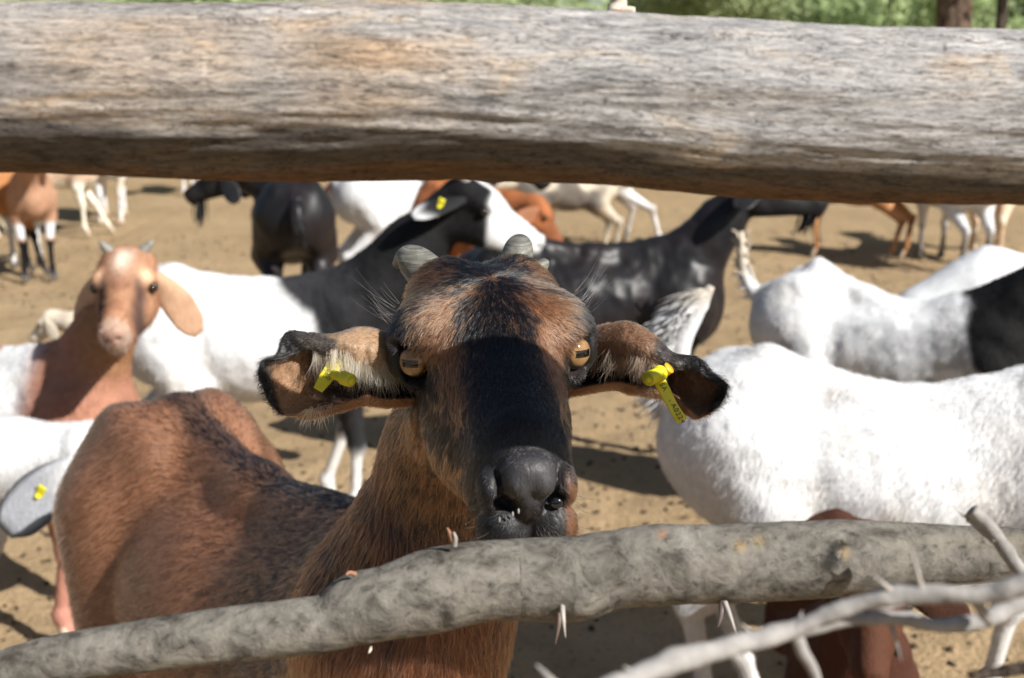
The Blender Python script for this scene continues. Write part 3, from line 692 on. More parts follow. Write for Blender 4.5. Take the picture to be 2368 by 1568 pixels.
def build_goat(g):
    """one goat: body mesh plus ears, horns, eyes, hooves, tail, tag as children of an empty at its feet"""
    if 'at' in g: loc = g['at']
    else: loc = G(*g['px'])
    root = empty('goat', (loc[0], loc[1], g.get('dz', 0)), math.radians(g['dir']), g.get('size', 1.0))
    tag(root, g['label'], 'goat', 'goats standing in the pen')
    nl = g.get('neck', .30); nd = eang(*g.get('nang', (50, 0))); nb = np.array([.30, 0, .60])
    hp = nb+nd*nl; F = eang(*g.get('hang', (-25, 0))); hr = g.get('hroll', 0)
    U = np.array([0, 0, 1.]);
    if abs(F[2]) > .95: U = nd
    M = frame_from(F, U)
    if hr: c_, s_ = math.cos(math.radians(hr)), math.sin(math.radians(hr)); M = M @ np.array([[c_, 0, s_], [0, 1, 0], [-s_, 0, c_]])
    hs = g.get('head', 1.0); ho = hp+M @ np.array([0, .075, .0])*hs
    q = body_prims(g)
    mid = (nb+hp)/2+np.array([-.01, 0, .01])
    nk = g.get('nthick', 1.0)
    q += [cone(nb+[-.02, 0, .0], mid, .105*nk, .072*nk, .04), cone(nb+[-.06, 0, .06], mid+[-.01, 0, .015], .06, .055, .04), cone(mid, hp, .070*nk, .055, .03)]
    if not g.get('nohead'): q += [xform(p_, M, ho, hs) for p_ in head_prims()]
    if g.get('face'):
        for s in (-1, 1): q += [xform(p_, M, ho, hs) for p_ in (sub(ell((s*.0135, .158, -.036), (.0075, .012, .0045), .004)), sub(ell((s*.064, .008, .0), (.012, .014, .012), .008)))]
        q += [xform(sub(cone((-.028, .132, -.068), (.028, .132, -.068), .0026, .0026, .004)), M, ho, hs), xform(sub(cone((0, .164, -.04), (0, .156, -.066), .002, .002, .004)), M, ho, hs)]
    V, Q = mesh_sdf(q, g.get('vox', .011))
    Nv = vnormals(V, Q); barrel = sstep(.30, .42, V[:, 2])*sstep(-.40, -.3, V[:, 0])*sstep(.40, .3, V[:, 0])
    sd_ = hash(g['label']) % 7 if False else len(g['label']) % 7
    V = V+Nv*((fbm(V*13, 3, sd_)-.5)*.016*(.25+.75*barrel)+(fbm(V*34, 2, sd_+3)-.5)*.005*barrel+np.sin(V[:, 0]*150+V[:, 2]*25)*.0005*barrel*sstep(.05, .12, V[:, 0]*-1+.22)*sstep(.07, .11, np.abs(V[:, 1])))[:, None]
    H = (V-ho) @ M/hs
    hw = sstep(-.13, -.07, H[:, 1])*sstep(.16, .12, np.linalg.norm(H-[0, .03, -.02], axis=1)) if not g.get('nohead') else np.zeros(len(V))
    nt_ = np.clip(((V-nb)@nd)/nl, -1, 2)
    col = g['coat'](V, H, hw, nt_)
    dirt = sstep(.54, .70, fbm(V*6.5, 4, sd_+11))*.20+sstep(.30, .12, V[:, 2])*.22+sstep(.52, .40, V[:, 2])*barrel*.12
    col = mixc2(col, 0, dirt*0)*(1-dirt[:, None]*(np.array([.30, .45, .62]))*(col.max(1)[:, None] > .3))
    if g.get('fur'): soft_fur(V, Q, col, root, g['fur'], seed=sd_)
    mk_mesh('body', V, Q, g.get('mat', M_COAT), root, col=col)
    hm = M_PHOOF if g.get('palehoof') else M_HOOF
    hooves(g, root, hm)
    L = lambda p_: ho+M @ (np.asarray(p_, float)*hs)
    if not g.get('nohead'):
        for s in (-1, 1):
            V, Q = sphere(L((s*.062, .002, .0)), .0125*hs, 16, 10); mk_mesh('eye', V, Q, M_DARKEYE, root)
            # ear
            e = g.get('ear', {}); dr = e.get('droop', 60); sw = e.get('sweep', -10); ln = e.get('len', .165)*hs; wd = e.get('wid', .040)*hs
            if e.get('only') and e['only'] != s: pass
            a_, b_ = math.radians(dr), math.radians(sw)
            dl = np.array([s*math.cos(a_), math.sin(b_), -math.sin(a_)]); dl /= np.linalg.norm(dl)
            ax_ = np.cross(dl, [0, 1, 0]); ax_ /= np.linalg.norm(ax_); wv = np.cross(dl, ax_)*-1
            if wv[1] < 0: wv = -wv
            tw_ = math.radians(e.get('twist', 0)); nv = np.cross(dl, wv); nv = nv if nv[0]*s > 0 else -nv
            wv, nv = wv*math.cos(tw_)+nv*math.sin(tw_), nv*math.cos(tw_)-wv*math.sin(tw_)
            rows = []
            for t, w_, c_ in ((0, .30, .8), (.15, .55, .8), (.35, .85, .55), (.6, 1.0, .25), (.85, .85, .12), (1.0, .35, 0)):
                cen = L((s*.052, -.052, .004))+M @ dl*ln*t-M @ np.array([0, 0, 1.])*hs*.03*t*t
                row = [cen+M @ (wv*wd*w_*v+nv*wd*c_*(1-v*v)*.45) for v in (-1, -.5, 0, .5, 1)]
                rows.append(row)
            V, Q, uvs, sd = sheet(np.array(rows), 22, 14, .006)
            mk_mesh('ear', V, Q, g.get('mat', M_COAT), root, col=g['earcol'](V, uvs, sd, s))
            if s in g.get('tags', ()):
                c0 = L((s*.052, -.052, .004))+M @ dl*ln*.5-M @ np.array([0, 0, 1.])*.012
                n_ = g.get('tagdir'); n_ = M @ np.array([s, 0, .1]) if n_ is None else np.array(n_, float); n_ /= np.linalg.norm(n_)
                t_ = np.cross(n_, M[:, 1]); t_ /= np.linalg.norm(t_); w2 = np.cross(n_, t_)
                c0 = c0+n_*.012; rr = []
                for i in range(3): rr.append([c0+t_*(i-1)*.026+w2*(j-1)*.0090+n_*.004*abs(i-1) for j in range(3)])
                V, Q, _, _ = sheet(np.array(rr), 8, 6, .002); tg = mk_mesh('ear_tag', V, Q, M_TAG, root)
                V, Q = sphere(c0+n_*.003, .006, 10, 7); mk_mesh('stud', V, Q, M_TAG, tg)
            hn = g.get('horn')
            if hn:
                b0 = np.array([s*.032, -.072, .044]); pts = [L(b0+np.array([s*hn[1]*t, -hn[2]*t*(1+t), hn[0]*t])) for t in (0, .35, .7, 1)]
                V, Q, _ = tube(pts, np.array([.015, .012, .008, .002])*hs, 12, 18, rough=.15, freq=80); mk_mesh('horn', V, tri(Q), M_HORN, root)
        if g.get('beard'):
            parts = []; rng = np.random.default_rng(3)
            for i in range(40):
                a = L((rng.normal()*.008, .105+rng.normal()*.012, -.075)); l = g['beard']*rng.uniform(.5, 1)
                parts.append(tube([a, a+np.array([-.005, rng.normal()*.004, -l*.5]), a+np.array([-.02+rng.normal()*.006, rng.normal()*.01, -l])], [.004, .003, .0005], 5, 6)[:2])
            V, Q, _ = join(parts); mk_mesh('beard', V, tri(Q), g.get('mat', M_COAT), root, col=np.tile(g['beardcol'], (len(V), 1)))
    tl = g.get('tail', 'down'); rng = np.random.default_rng(8); parts = []
    tc = g.get('tailpath') or {'up': [(-.42, 0, .64), (-.47, 0, .72), (-.46, 0, .80), (-.43, 0, .84)], 'down': [(-.42, 0, .64), (-.46, 0, .62), (-.475, 0, .56), (-.47, 0, .50)]}[tl]
    core = catmull(np.array(tc), 16); tw = g.get('tailw', .022)
    V, Q, _ = tube(core, np.interp(np.linspace(0, 1, 16), [0, .3, .8, 1], [tw*.9, tw, tw*.8, tw*.3]), 10, flat=1.3, rough=.3, freq=60); parts.append((V, Q))
    for i in range(g.get('tailhair', 60)):
        k = rng.integers(0, 15); p0 = core[k]; d_ = core[min(k+1, 15)]-core[k]; d_ /= np.linalg.norm(d_)
        o_ = rng.normal(size=3); o_ -= d_*(o_@d_); o_ /= np.linalg.norm(o_); l = rng.uniform(.03, .06)*g.get('tailfluff', 1)
        if g.get('plume'):
            l = rng.uniform(.05, .10); dd = np.array([-.75, rng.normal()*.18, rng.uniform(-1.1, -.2)]); dd /= np.linalg.norm(dd); a = p0+o_*tw*.5
            parts.append(tube([a, a+dd*l*.5+np.array([-.008, 0, .004]), a+dd*l], [.0026, .0022, .0004], 4, 5)[:2]); continue
        a = p0+o_*tw*.7; parts.append(tube([a, a+(d_*.7+o_*.3)*l*.5, a+(d_*.85+o_*.35)*l+np.array([0, 0, -.3*l])], [.0035, .003, .0004], 4, 5)[:2])
    V, Q, _ = join(parts); mk_mesh('tail', V, tri(Q), g.get('mat', M_COAT), root, col=g['tailcol'](V) if 'tailcol' in g else np.tile(g.get('tcol', (.1, .05, .03)), (len(V), 1)))
    return root

WHITE = np.array((.67, .675, .68)); CREAM = np.array((.56, .49, .39)); BLACK = np.array((.007, .0068, .0075)); RBROWN = np.array((.27, .095, .035))
TAN = np.array((.48, .25, .13)); GREY = np.array((.09, .085, .085)); BROWN = np.array((.21, .092, .042)); PINK = np.array((.45, .22, .17))
def wob(V, f=14, a=.05, seed=1): return (fbm(V*f, 3, seed)-.5)*2*a
def solid(c, c2=None, f=8, seed=3):
    c = np.array(c); c2 = c if c2 is None else np.array(c2)
    return lambda V, H, hw, n: mixc(c, c2, sstep(.4, .6, fbm(V*f, 3, seed)))
def legs_to(col, V, c, z0=.33, soft=.05): return mixc2(col, c, sstep(z0+soft, z0-soft, V[:, 2]+wob(V, 20, .02)))
def mixc2(col, c, t): return col*(1-t[:, None])+np.asarray(c)*t[:, None]
ecol = lambda front, back: (lambda V, uv, sd, s: mixc2(np.tile(np.array(back), (len(V), 1)), front, ((sd > 0) ^ (s < 0)).astype(float)))

# --- spotted goat: white barrel, dark shoulder, neck and face side, white blaze
def coat_spot(V, H, hw, n):
    c = np.tile(WHITE, (len(V), 1)); w = wob(V, 13, .05, 5)
    dk = sstep(.10, .14, V[:, 0]+w-.9*(.60-V[:, 2])*(V[:, 2] > .35))            # shoulder saddle
    c = mixc2(c, (.028, .028, .031), dk*sstep(.40, .46, V[:, 2]+w*.6))
    c = mixc2(c, BLACK*1.3, sstep(.22, .3, V[:, 0]+w)*sstep(.50, .56, V[:, 2]+w*.4))
    c = mixc2(c, WHITE, sstep(.245, .275, V[:, 0]+w*.2)*sstep(.60, .55, V[:, 2])*sstep(-.2, -.3, n)*0)
    leg = sstep(.40, .36, V[:, 2]); c = mixc2(c, BLACK*3, sstep(.47, .42, V[:, 2])*sstep(.16, .2, V[:, 0])*sstep(.2, .24, V[:, 2]+w*.5))
    c = mixc2(c, WHITE, sstep(.22, .2, V[:, 2]+w*.3))
    c = mixc2(c, WHITE, np.exp(-((V[:, 0]-.335)/.035)**2-((V[:, 2]-.40)/.11)**2)*1.4 > .5)
    h = np.tile(BLACK, (len(V), 1)); h = mixc2(h, WHITE, sstep(.004, .02, H[:, 1]+.35*H[:, 2]+.5*0+wob(V, 40, .004))*sstep(-.075, -.055, H[:, 2]+.0*H[:, 1]-.25*(H[:, 1]-.1)))
    h = mixc2(h, WHITE, sstep(.022, .012, np.abs(H[:, 0]))*sstep(.0, .02, H[:, 2])*sstep(-.07, -.04, H[:, 1]))
    h = mixc2(h, (.10, .07, .06), (np.linalg.norm(H-[0, .15, -.06], axis=1) < .014)*.7)
    return mixc2(c*(1-hw[:, None]), 0, hw*0)+h*hw[:, None]
goats = []
goats.append(build_goat(dict(px=(632, 1195), dir=3, size=1.02, label='white goat with dark shoulders, black neck and white blaze facing right, tag in its ear', coat=coat_spot, nang=(52, -4), neck=.41, hang=(-22, -14), head=1.10, nthick=1.25,
    ear=dict(droop=22, sweep=-60, len=.135, wid=.030), earcol=lambda V, uv, sd, s: mixc2(np.tile(WHITE*.9, (len(V), 1)), BLACK*2, sstep(.95, .7, uv[:, 0]+.25*np.abs(uv[:, 1]-.5))), tags=(1,-1), horn=(.02, .012, .02),
    front=(-.12, -.02), hind=(-.04, .03), tcol=WHITE, beard=.05, beardcol=CREAM, vox=.008, palehoof=True, face=True, fur=26000)))
# --- tan faced goat, left
def coat_tan(V, H, hw, n):
    c = np.tile((.40, .205, .14), (len(V), 1)); w = wob(V, 7, .5, 12)
    c = mixc2(c, WHITE*.95, sstep(-.06, .02, w+.02)*sstep(.22, .12, V[:, 0])); c = mixc2(c, (.36, .17, .11), sstep(.12, .22, V[:, 0]+wob(V, 9, .08, 4))*.8)
    c = mixc2(c, TAN*.75, sstep(.1, .4, n)*sstep(.28, .33, V[:, 0]))
    c = mixc2(c, PINK*1.1, sstep(.3, .2, V[:, 2]))
    h = np.tile(np.array((.38, .20, .115)), (len(V), 1)); h = mixc2(h, (.20, .08, .045), sstep(.45, .6, fbm(H*22, 3, 4))*.5); h = mixc2(h, (.85, .72, .60), np.exp(-(H[:, 0]/.020)**2-((H[:, 1]+.03)/.035)**2)*sstep(-.01, .01, H[:, 2])*1.0)
    h = mixc2(h, (.07, .04, .035), np.exp(-((np.abs(H[:, 0])-.040)/.012)**2)*sstep(-.01, .02, H[:, 1])*sstep(.12, .09, H[:, 1])*.95)
    h = mixc2(h, (.07, .04, .03), np.exp(-(np.linalg.norm((H-[0, .150, -.036])/[1.9, 1, .7], axis=1)/.010)**4)*.6); h = mixc2(h, (.10, .06, .05), np.exp(-((H[:, 2]+.068)/.004)**2)*sstep(.1, .12, H[:, 1])*.8)
    h = mixc2(h, (.50, .38, .31), sstep(.115, .135, H[:, 1])*.7); h = mixc2(h, (.30, .17, .15), np.exp(-(np.linalg.norm(H-[0, .155, -.03], axis=1)/.016)**2))
    h = mixc2(h, (.72, .46, .30), np.exp(-((np.abs(H[:, 0])-.05)/.014)**2-((H[:, 1]+.0)/.018)**2)*sstep(.005, .02, H[:, 2]))
    return c*(1-hw[:, None])+h*hw[:, None]
goats.append(build_goat(dict(px=(22, 1436), dir=-14, size=.97, label='tan faced goat with short grey horns and hanging ears looking at the camera', coat=coat_tan, nang=(66, -18), neck=.33, hang=(-20, -71), head=.98, nthick=.74,
    ear=dict(droop=60, sweep=-6, len=.165, wid=.036, twist=-62), earcol=lambda V, uv, sd, s: np.tile((.50, .31, .20), (len(V), 1))*(.75+.5*fbm(V*30, 3, 2))[:, None], horn=(.028, .026, .004), front=(0, -.06), hind=(.0, -.1), tcol=TAN, vox=.006, palehoof=True, face=True, fur=26000)))
# --- white goat lower left, head down behind the brown rump
goats.append(build_goat(dict(px=(-345, 1700), dir=-4, size=.92, label='white goat with a dark ringed ear and yellow tag, head lowered at lower left', coat=lambda V, H, hw, n: mixc2(np.tile(WHITE, (len(V), 1)), (.30, .20, .16), sstep(.30, .2, V[:, 2])*.6),
    nang=(13, 0), neck=.27, hang=(-30, -8), head=1.05, ear=dict(droop=52, sweep=-12, len=.15, wid=.05), earcol=lambda V, uv, sd, s: mixc2(mixc2(np.tile(WHITE*.8, (len(V), 1)), (.26, .27, .30), sstep(.25, .5, uv[:, 0]+.3*(fbm(V*40, 3, 2)-.5))*.85), (.05, .045, .045), np.maximum.reduce([sstep(.14, .05, uv[:, 1]), sstep(.86, .95, uv[:, 1]), sstep(.88, .95, uv[:, 0])])*.8),
    tags=(1,), tcol=WHITE, vox=.008, front=(0, .05), fat=.95, fur=20000)))
# --- glossy black goat right of centre
def coat_black(V, H, hw, n): return mixc2(np.tile(BLACK*1.6, (len(V), 1)), (.015, .012, .013), sstep(.42, .62, fbm(V*9, 3, 7)))
goats.append(build_goat(dict(px=(1375, 1075), dir=6, size=1.06, label='glossy black goat facing right with its head behind the top rail', coat=coat_black, mat=M_GLOSSY, nang=(60, -6), neck=.33, hang=(-6, -6), head=1.02, nthick=.92, fat=.95,
    ear=dict(droop=25, sweep=-50, len=.14, wid=.036), earcol=lambda V, uv, sd, s: np.tile(BLACK*2, (len(V), 1)), tags=(1,), beard=.075, beardcol=BLACK*2, tcol=BLACK*2, front=(0, .04), hind=(-.05, .02), vox=.009)))
# --- big white goat, right
goats.append(build_goat(dict(px=(2030, 1690), dir=-9, size=1.045, sway=.4, label='big white goat standing side on at right, its raised tail against the black goat', coat=lambda V, H, hw, n: mixc2(np.tile(WHITE, (len(V), 1)), CREAM, sstep(.55, .7, fbm(V*5, 3, 2))*.35),
    nang=(40, 10), neck=.34, hang=(-20, 10), ear=dict(droop=60, len=.15, wid=.04), earcol=lambda V, uv, sd, s: np.tile(WHITE, (len(V), 1)), udder=True, hind=(.09, .02), front=(-.05, .05), fat=1.02,
    tail='up', plume=True, tailpath=[(-.385, 0, .66), (-.40, 0, .73), (-.375, 0, .80), (-.345, 0, .855)], tailw=.016, tailhair=900, tailfluff=1.0, tailcol=lambda V: mixc2(np.tile(WHITE, (len(V), 1)), (.42, .38, .32), sstep(.80, .85, V[:, 2])), vox=.008, palehoof=True, fur=40000)))
# --- white goat with black neck behind it
def coat_wbn(V, H, hw, n):
    c = np.tile(WHITE, (len(V), 1)); c = mixc2(c, (.16, .17, .19), sstep(.52, .66, fbm(V*11, 4, 6)+.10*sstep(-.2, .1, V[:, 0]))*.55*sstep(.66, .58, V[:, 2]))
    return mixc2(c, BLACK, sstep(.20, .225, V[:, 0]+wob(V, 16, .03, 3)+.25*(V[:, 2]-.55))*sstep(.25, .3, V[:, 2]))
goats.append(build_goat(dict(px=(2050, 1205), dir=-27, size=.99, sway=1, label='white goat with a solid black neck and upright tail behind the big white goat', coat=coat_wbn, nang=(52, 6), neck=.36, hang=(-15, 10), ear=dict(droop=60, len=.15, wid=.04),
    earcol=lambda V, uv, sd, s: np.tile(BLACK, (len(V), 1)), tail='up', tailpath=[(-.405, 0, .64), (-.44, 0, .67), (-.465, 0, .73), (-.475, 0, .83)], tailw=.021, tailhair=80, tailcol=lambda V: mixc2(np.tile(WHITE, (len(V), 1)), CREAM*.9, sstep(.66, .74, V[:, 2])), hind=(.02, -.05), vox=.009, fur=26000)))
# --- white back behind, far right
goats.append(build_goat(dict(px=(2420, 1110), dir=184, size=1.04, label='bright white goat mostly hidden behind the black necked goat at right edge', coat=solid(WHITE), nang=(-28, 0), neck=.36, hang=(-50, 0), ear=dict(droop=60, len=.15, wid=.04),
    earcol=lambda V, uv, sd, s: np.tile(WHITE, (len(V), 1)), tcol=WHITE, tail='down', vox=.011)))
# --- black goat left of centre, seen from behind-left, head low
goats.append(build_goat(dict(px=(682, 792), dir=104, size=1.12, label='black goat with a beard turning its head left under the top rail', coat=coat_black, mat=M_GLOSSY, nang=(24, 70), neck=.27, hang=(-22, 76), fat=1.05,
    ear=dict(droop=60, len=.14, wid=.04), earcol=lambda V, uv, sd, s: np.tile(BLACK*2, (len(V), 1)), beard=.13, beardcol=BLACK*2, tcol=BLACK*2, vox=.011)))
# --- white goat with brown tail behind the spotted goat's head
def coat_wb2(V, H, hw, n): return mixc2(np.tile(WHITE*.95, (len(V), 1)), BLACK*1.5, sstep(.0, .06, V[:, 0]+wob(V, 10, .06))*sstep(.3, .36, V[:, 2]))
goats.append(build_goat(dict(px=(965, 705), dir=22, size=1.08, label='white rumped goat with a black front behind the spotted goat, dark tail hanging', coat=coat_wb2, nang=(30, 0), neck=.32, hang=(-40, 0),
    ear=dict(droop=60, len=.14, wid=.04), earcol=lambda V, uv, sd, s: np.tile(BLACK*2, (len(V), 1)), tailpath=[(-.42, 0, .64), (-.46, .01, .58), (-.47, .01, .47), (-.50, .03, .38)], tailw=.013, tcol=(.06, .03, .03), vox=.012, palehoof=True)))
# --- red brown goat head down
goats.append(build_goat(dict(px=(1080, 735), dir=-62, size=.98, label='red brown goat with lowered head and folded ear, between white face and black goat', coat=lambda V, H, hw, n: mixc2(np.tile(RBROWN*1.25, (len(V), 1)), (.10, .035, .02), hw*.5*sstep(.0, .05, H[:, 1])),
    nang=(12, 25), neck=.27, hang=(-48, 60), ear=dict(droop=70, len=.14, wid=.045), earcol=ecol((.34, .15, .08), (.10, .035, .02)), tcol=RBROWN, vox=.011)))
# --- white pair grazing further back
goats.append(build_goat(dict(px=(1350, 565), dir=178, size=1.0, label='white goat far back striding with its hind leg thrown back below the rail', coat=solid(WHITE, (.45, .42, .40), 5), nang=(-5, 0), neck=.30, hang=(-55, 0),
    ear=dict(droop=60, len=.14, wid=.04), earcol=ecol(CREAM, CREAM), hind=(-.20, .02), front=(.05, -.05), tcol=WHITE, vox=.013, palehoof=True)))
goats.append(build_goat(dict(px=(1300, 610), dir=200, size=1.0, label='cream and grey goat with its head down beside the red brown goat', coat=solid(CREAM, (.16, .14, .12), 7, 5), nang=(-10, 15), neck=.30, hang=(-50, 10),
    ear=dict(droop=60, len=.15, wid=.04), earcol=ecol(CREAM, (.25, .2, .15)), tcol=CREAM, vox=.013)))
# --- far left group
def coat_l1(V, H, hw, n):
    c = np.tile((.42, .24, .15), (len(V), 1)); c = mixc2(c, (.22, .22, .24), sstep(.1, .0, V[:, 0]+wob(V, 8, .08)))
    c = mixc2(c, WHITE*.9, sstep(.36, .32, V[:, 2])*sstep(-.05, -.1, V[:, 0])); c = mixc2(c, WHITE*.9, sstep(.37, .34, V[:, 2])*sstep(.25, .27, V[:, 2])*sstep(0, .1, V[:, 0]))
    return mixc2(c, BLACK, sstep(.26, .235, V[:, 2])*sstep(0, .1, V[:, 0]))
goats.append(build_goat(dict(px=(78, 632), dir=-62, size=1.0, label='tan goat with black front socks and white hind legs at far left', coat=coat_l1, nang=(45, 0), neck=.33, hang=(-20, 0), ear=dict(droop=60, len=.14, wid=.04), earcol=ecol(TAN, TAN), front=(.03, -.01), tcol=TAN, vox=.012)))
def coat_l2(V, H, hw, n): return mixc2(np.tile((.55, .40, .29), (len(V), 1)), (.78, .74, .62), sstep(.46, .38, V[:, 2]+wob(V, 9, .05)))
goats.append(build_goat(dict(px=(118, 545), dir=12, size=1.0, label='cream legged goat with its front leg stretched forward behind the black socked goat', coat=coat_l2, nang=(30, 0), neck=.32, hang=(-30, 0), ear=dict(droop=60, len=.14, wid=.04), earcol=ecol(CREAM, CREAM), front=(.16, .0), hind=(0, -.05), tcol=CREAM, vox=.013, palehoof=True)))
goats.append(build_goat(dict(px=(-38, 640), dir=30, size=1.05, label='orange brown goat with black lower leg cut off by the left edge', coat=lambda V, H, hw, n: mixc2(np.tile((.40, .18, .07), (len(V), 1)), BLACK*1.5, sstep(.30, .26, V[:, 2])), nang=(50, 0), neck=.34, hang=(-20, 0),
    ear=dict(droop=60, len=.14, wid=.04), earcol=ecol(TAN, TAN), front=(.0, .06), tcol=TAN, vox=.013)))
goats.append(build_goat(dict(px=(262, 508), dir=-75, size=1.0, label='cream legged goat standing alone under the rail left of the black bearded goat', coat=solid(CREAM, WHITE, 6), nang=(50, 0), neck=.33, hang=(-20, 0), ear=dict(droop=60, len=.14, wid=.04),
    earcol=ecol(CREAM, CREAM), front=(.02, .0), tcol=CREAM, vox=.013, palehoof=True)))
goats.append(build_goat(dict(px=(452, 446), dir=-84, size=.95, label='farthest white legged goat, only its two lower legs below the rail', coat=solid(WHITE), nang=(50, 0), neck=.33, hang=(-20, 0), ear=dict(droop=60, len=.14, wid=.04),
    earcol=ecol(CREAM, CREAM), tcol=CREAM, vox=.015, palehoof=True)))
# --- far right group
goats.append(build_goat(dict(px=(1965, 592), dir=155, size=1.0, label='orange tan goat whose legs show below the rail right of the black goat', coat=lambda V, H, hw, n: mixc2(np.tile((.48, .24, .11), (len(V), 1)), (.10, .05, .035), sstep(.30, .26, V[:, 2])*sstep(.16, .19, V[:, 2])*sstep(-.0, -.1, V[:, 0])*.6), nang=(40, 0), neck=.33, hang=(-20, 0),
    ear=dict(droop=60, len=.14, wid=.04), earcol=ecol(TAN, TAN), front=(-.05, -.02), hind=(.05, -.02), tcol=TAN, vox=.013, palehoof=True)))
goats.append(build_goat(dict(px=(2192, 612), dir=96, size=1.0, label='pale goat seen from behind with dark lower legs under the rail at right', coat=lambda V, H, hw, n: mixc2(np.tile(WHITE*.9, (len(V), 1)), (.10, .08, .07), sstep(.27, .2, V[:, 2])*.85), nang=(40, 0), neck=.33, hang=(-20, 0),
    ear=dict(droop=60, len=.14, wid=.04), earcol=ecol(CREAM, CREAM), tcol=CREAM, vox=.013)))
goats.append(build_goat(dict(px=(2276, 588), dir=70, size=1.0, label='light tan goat with pale hind legs at far right under the rail', coat=solid((.55, .38, .25), (.60, .50, .38), 6), nang=(40, 0), neck=.33, hang=(-20, 0),
    ear=dict(droop=60, len=.14, wid=.04), earcol=ecol(TAN, TAN), hind=(.02, -.08), tcol=TAN, vox=.013, palehoof=True)))
# --- pale kid behind the tan faced goat
goats.append(build_goat(dict(px=(325, 975), dir=172, size=.56, label='small pale kid partly hidden behind the tan faced goat', coat=solid(CREAM*1.05), nang=(20, 0), neck=.28, hang=(-35, 0), ear=dict(droop=60, len=.14, wid=.04),
    earcol=ecol(CREAM, CREAM), tcol=CREAM, vox=.013, palehoof=True)))

# --- red brown goat close to the rail, bottom right: head behind the lower rail
def coat_near(V, H, hw, n):
    c = np.tile((.06, .021, .012), (len(V), 1)); c = mixc2(c, WHITE*.9, sstep(.40, .34, V[:, 2])*sstep(.12, .2, V[:, 0])*1.0)
    h = np.tile((.08, .03, .015), (len(V), 1)); h = mixc2(h, WHITE, sstep(-.022, -.012, -H[:, 0]*-1)*sstep(.01, .03, H[:, 2])*0+np.exp(-((H[:, 0]+.030)/.022)**2)*sstep(.01, .03, H[:, 2])*sstep(.05, .0, H[:, 1]))
    return c*(1-hw[:, None])+h*hw[:, None]
goats.append(build_goat(dict(at=(.56, 1.90), dir=-100, size=.70, label='red brown goat at bottom right whose head is hidden behind the lower rail', coat=coat_near, nang=(60, 0), neck=.30, hang=(-24, -4), head=1.05,
    ear=dict(droop=34, sweep=-10, len=.17, wid=.036, twist=-60), earcol=ecol((.05, .02, .012), (.16, .06, .03)), front=(0, .12), tcol=RBROWN, vox=.007, palehoof=True)))
# ------------------------------------------------------------------ the brown goat at the fence
HF = C2W((.15, -.24, .96)); HF /= np.linalg.norm(HF); HU = C2W((-.02, .97, .24))
HM = frame_from(HF, HU)
# roll the head so that the viewer's right side sits slightly higher
def rotl(deg):
    c_, s_ = math.cos(math.radians(deg)), math.sin(math.radians(deg)); return np.array([[c_, 0, s_], [0, 1, 0], [-s_, 0, c_]])
HM = HM @ rotl(0); HS = 1.04
HO = P(1143, 818, .862)
HL = lambda p_: HO+HM @ (np.asarray(p_, float)*HS)
def hero_prims():
    hs = []
    for q in head_prims()[:-5]: hs.append(q)
    hs += [cone((0, .0, -.006), (0, .108, -.028), .038, .0265, .022), ell((0, .05, -.045), (.034, .09, .034), .02), ell((0, .108, -.053), (.0300, .029, .035), .012), ell((0, .115, -.084), (.020, .024, .018), .012)]
    for s in (-1, 1):
        hs += [ell((s*.044, -.010, .020), (.019, .026, .012), .020)]            # brow over the eye
        hs += [sub(ell((s*.062, .010, -.001), (.0160, .0175, .0178), .005))]       # eye socket
        hs += [ell((s*.0555, .001, .0172), (.0120, .0160, .0034), .004), ell((s*.0550, .004, -.0160), (.0115, .0150, .0028), .004), ell((s*.0665, -.006, -.001), (.0065, .0110, .0165), .006)]   # lids
        hs += [ell((s*.0145, .131, -.073), (.0160, .0155, .0185), .003), ell((s*.0225, .132, -.047), (.0075, .0125, .0130), .0025)]
    hs += [ell((0, .139, -.034), (.0160, .0125, .0110), .003)]+[ell((s_*.0070, .1425, -.040), (.0088, .0095, .0095), .0025) for s_ in (-1, 1)]+[ell((0, .140, -.054), (.0080, .0080, .010), .004)]
    for s in (-1, 1): hs += [sub(ell((s*.0150, .146, -.0535), (.0080, .014, .0036), .002, np.array([[math.cos(.55), 0, -math.sin(.55)*s], [0, 1, 0], [math.sin(.55)*s, 0, math.cos(.55)]])))]   # nostrils
    hs += [sub(cone((0, .1535, -.041), (0, .1500, -.060), .0022, .0022, .0025)), sub(cone((0, .1490, -.058), (0, .146, -.094), .0030, .0030, .003)),
           sub(cone((0, -.11, .066), (0, -.05, .064), .010, .006, .018)),
           sub(cone((-.03, .118, -.090), (.03, .118, -.090), .002, .002, .004))]
    # slimmer lower face: pull cheeks and jaw in
    def slim(p_):
        if p_[0] == 's': return ('s', slim(p_[1]))
        c_ = p_[1].copy()
        if p_[0] == 'e' and abs(c_[0]) > .036 and c_[2] < -.03 and c_[1] < .05: c_[0] *= .86; return (p_[0], c_)+p_[2:]
        if p_[0] == 'c' and abs(c_[0]) > .02 and c_[2] < -.05: c_[0] *= .80; e_ = p_[2].copy(); e_[0] *= .9; return (p_[0], c_, e_, (p_[3][0]*.93, p_[3][1]))+p_[4:]
        return p_
    hs = [slim(p_) for p_ in hs]
    q = [xform(p_, HM, HO, HS) for p_ in hs]   # muzzle, lids and sockets included
    # body in its own frame, longer legs than deep, then placed in the world
    a = math.atan2(-.794, .608); Rz = np.array([[math.cos(a), -math.sin(a), 0], [math.sin(a), math.cos(a), 0], [0, 0, 1]])
    return q, a, Rz
hq, ha, RZ = hero_prims()
HLOC = np.array([-.332, 1.51, 0])      # point below the middle of the back
HB = dict(front=(.0, .03), hind=(.0, -.05), fat=1.08)
SX, SZ = 1.03, 1.125
bq = []
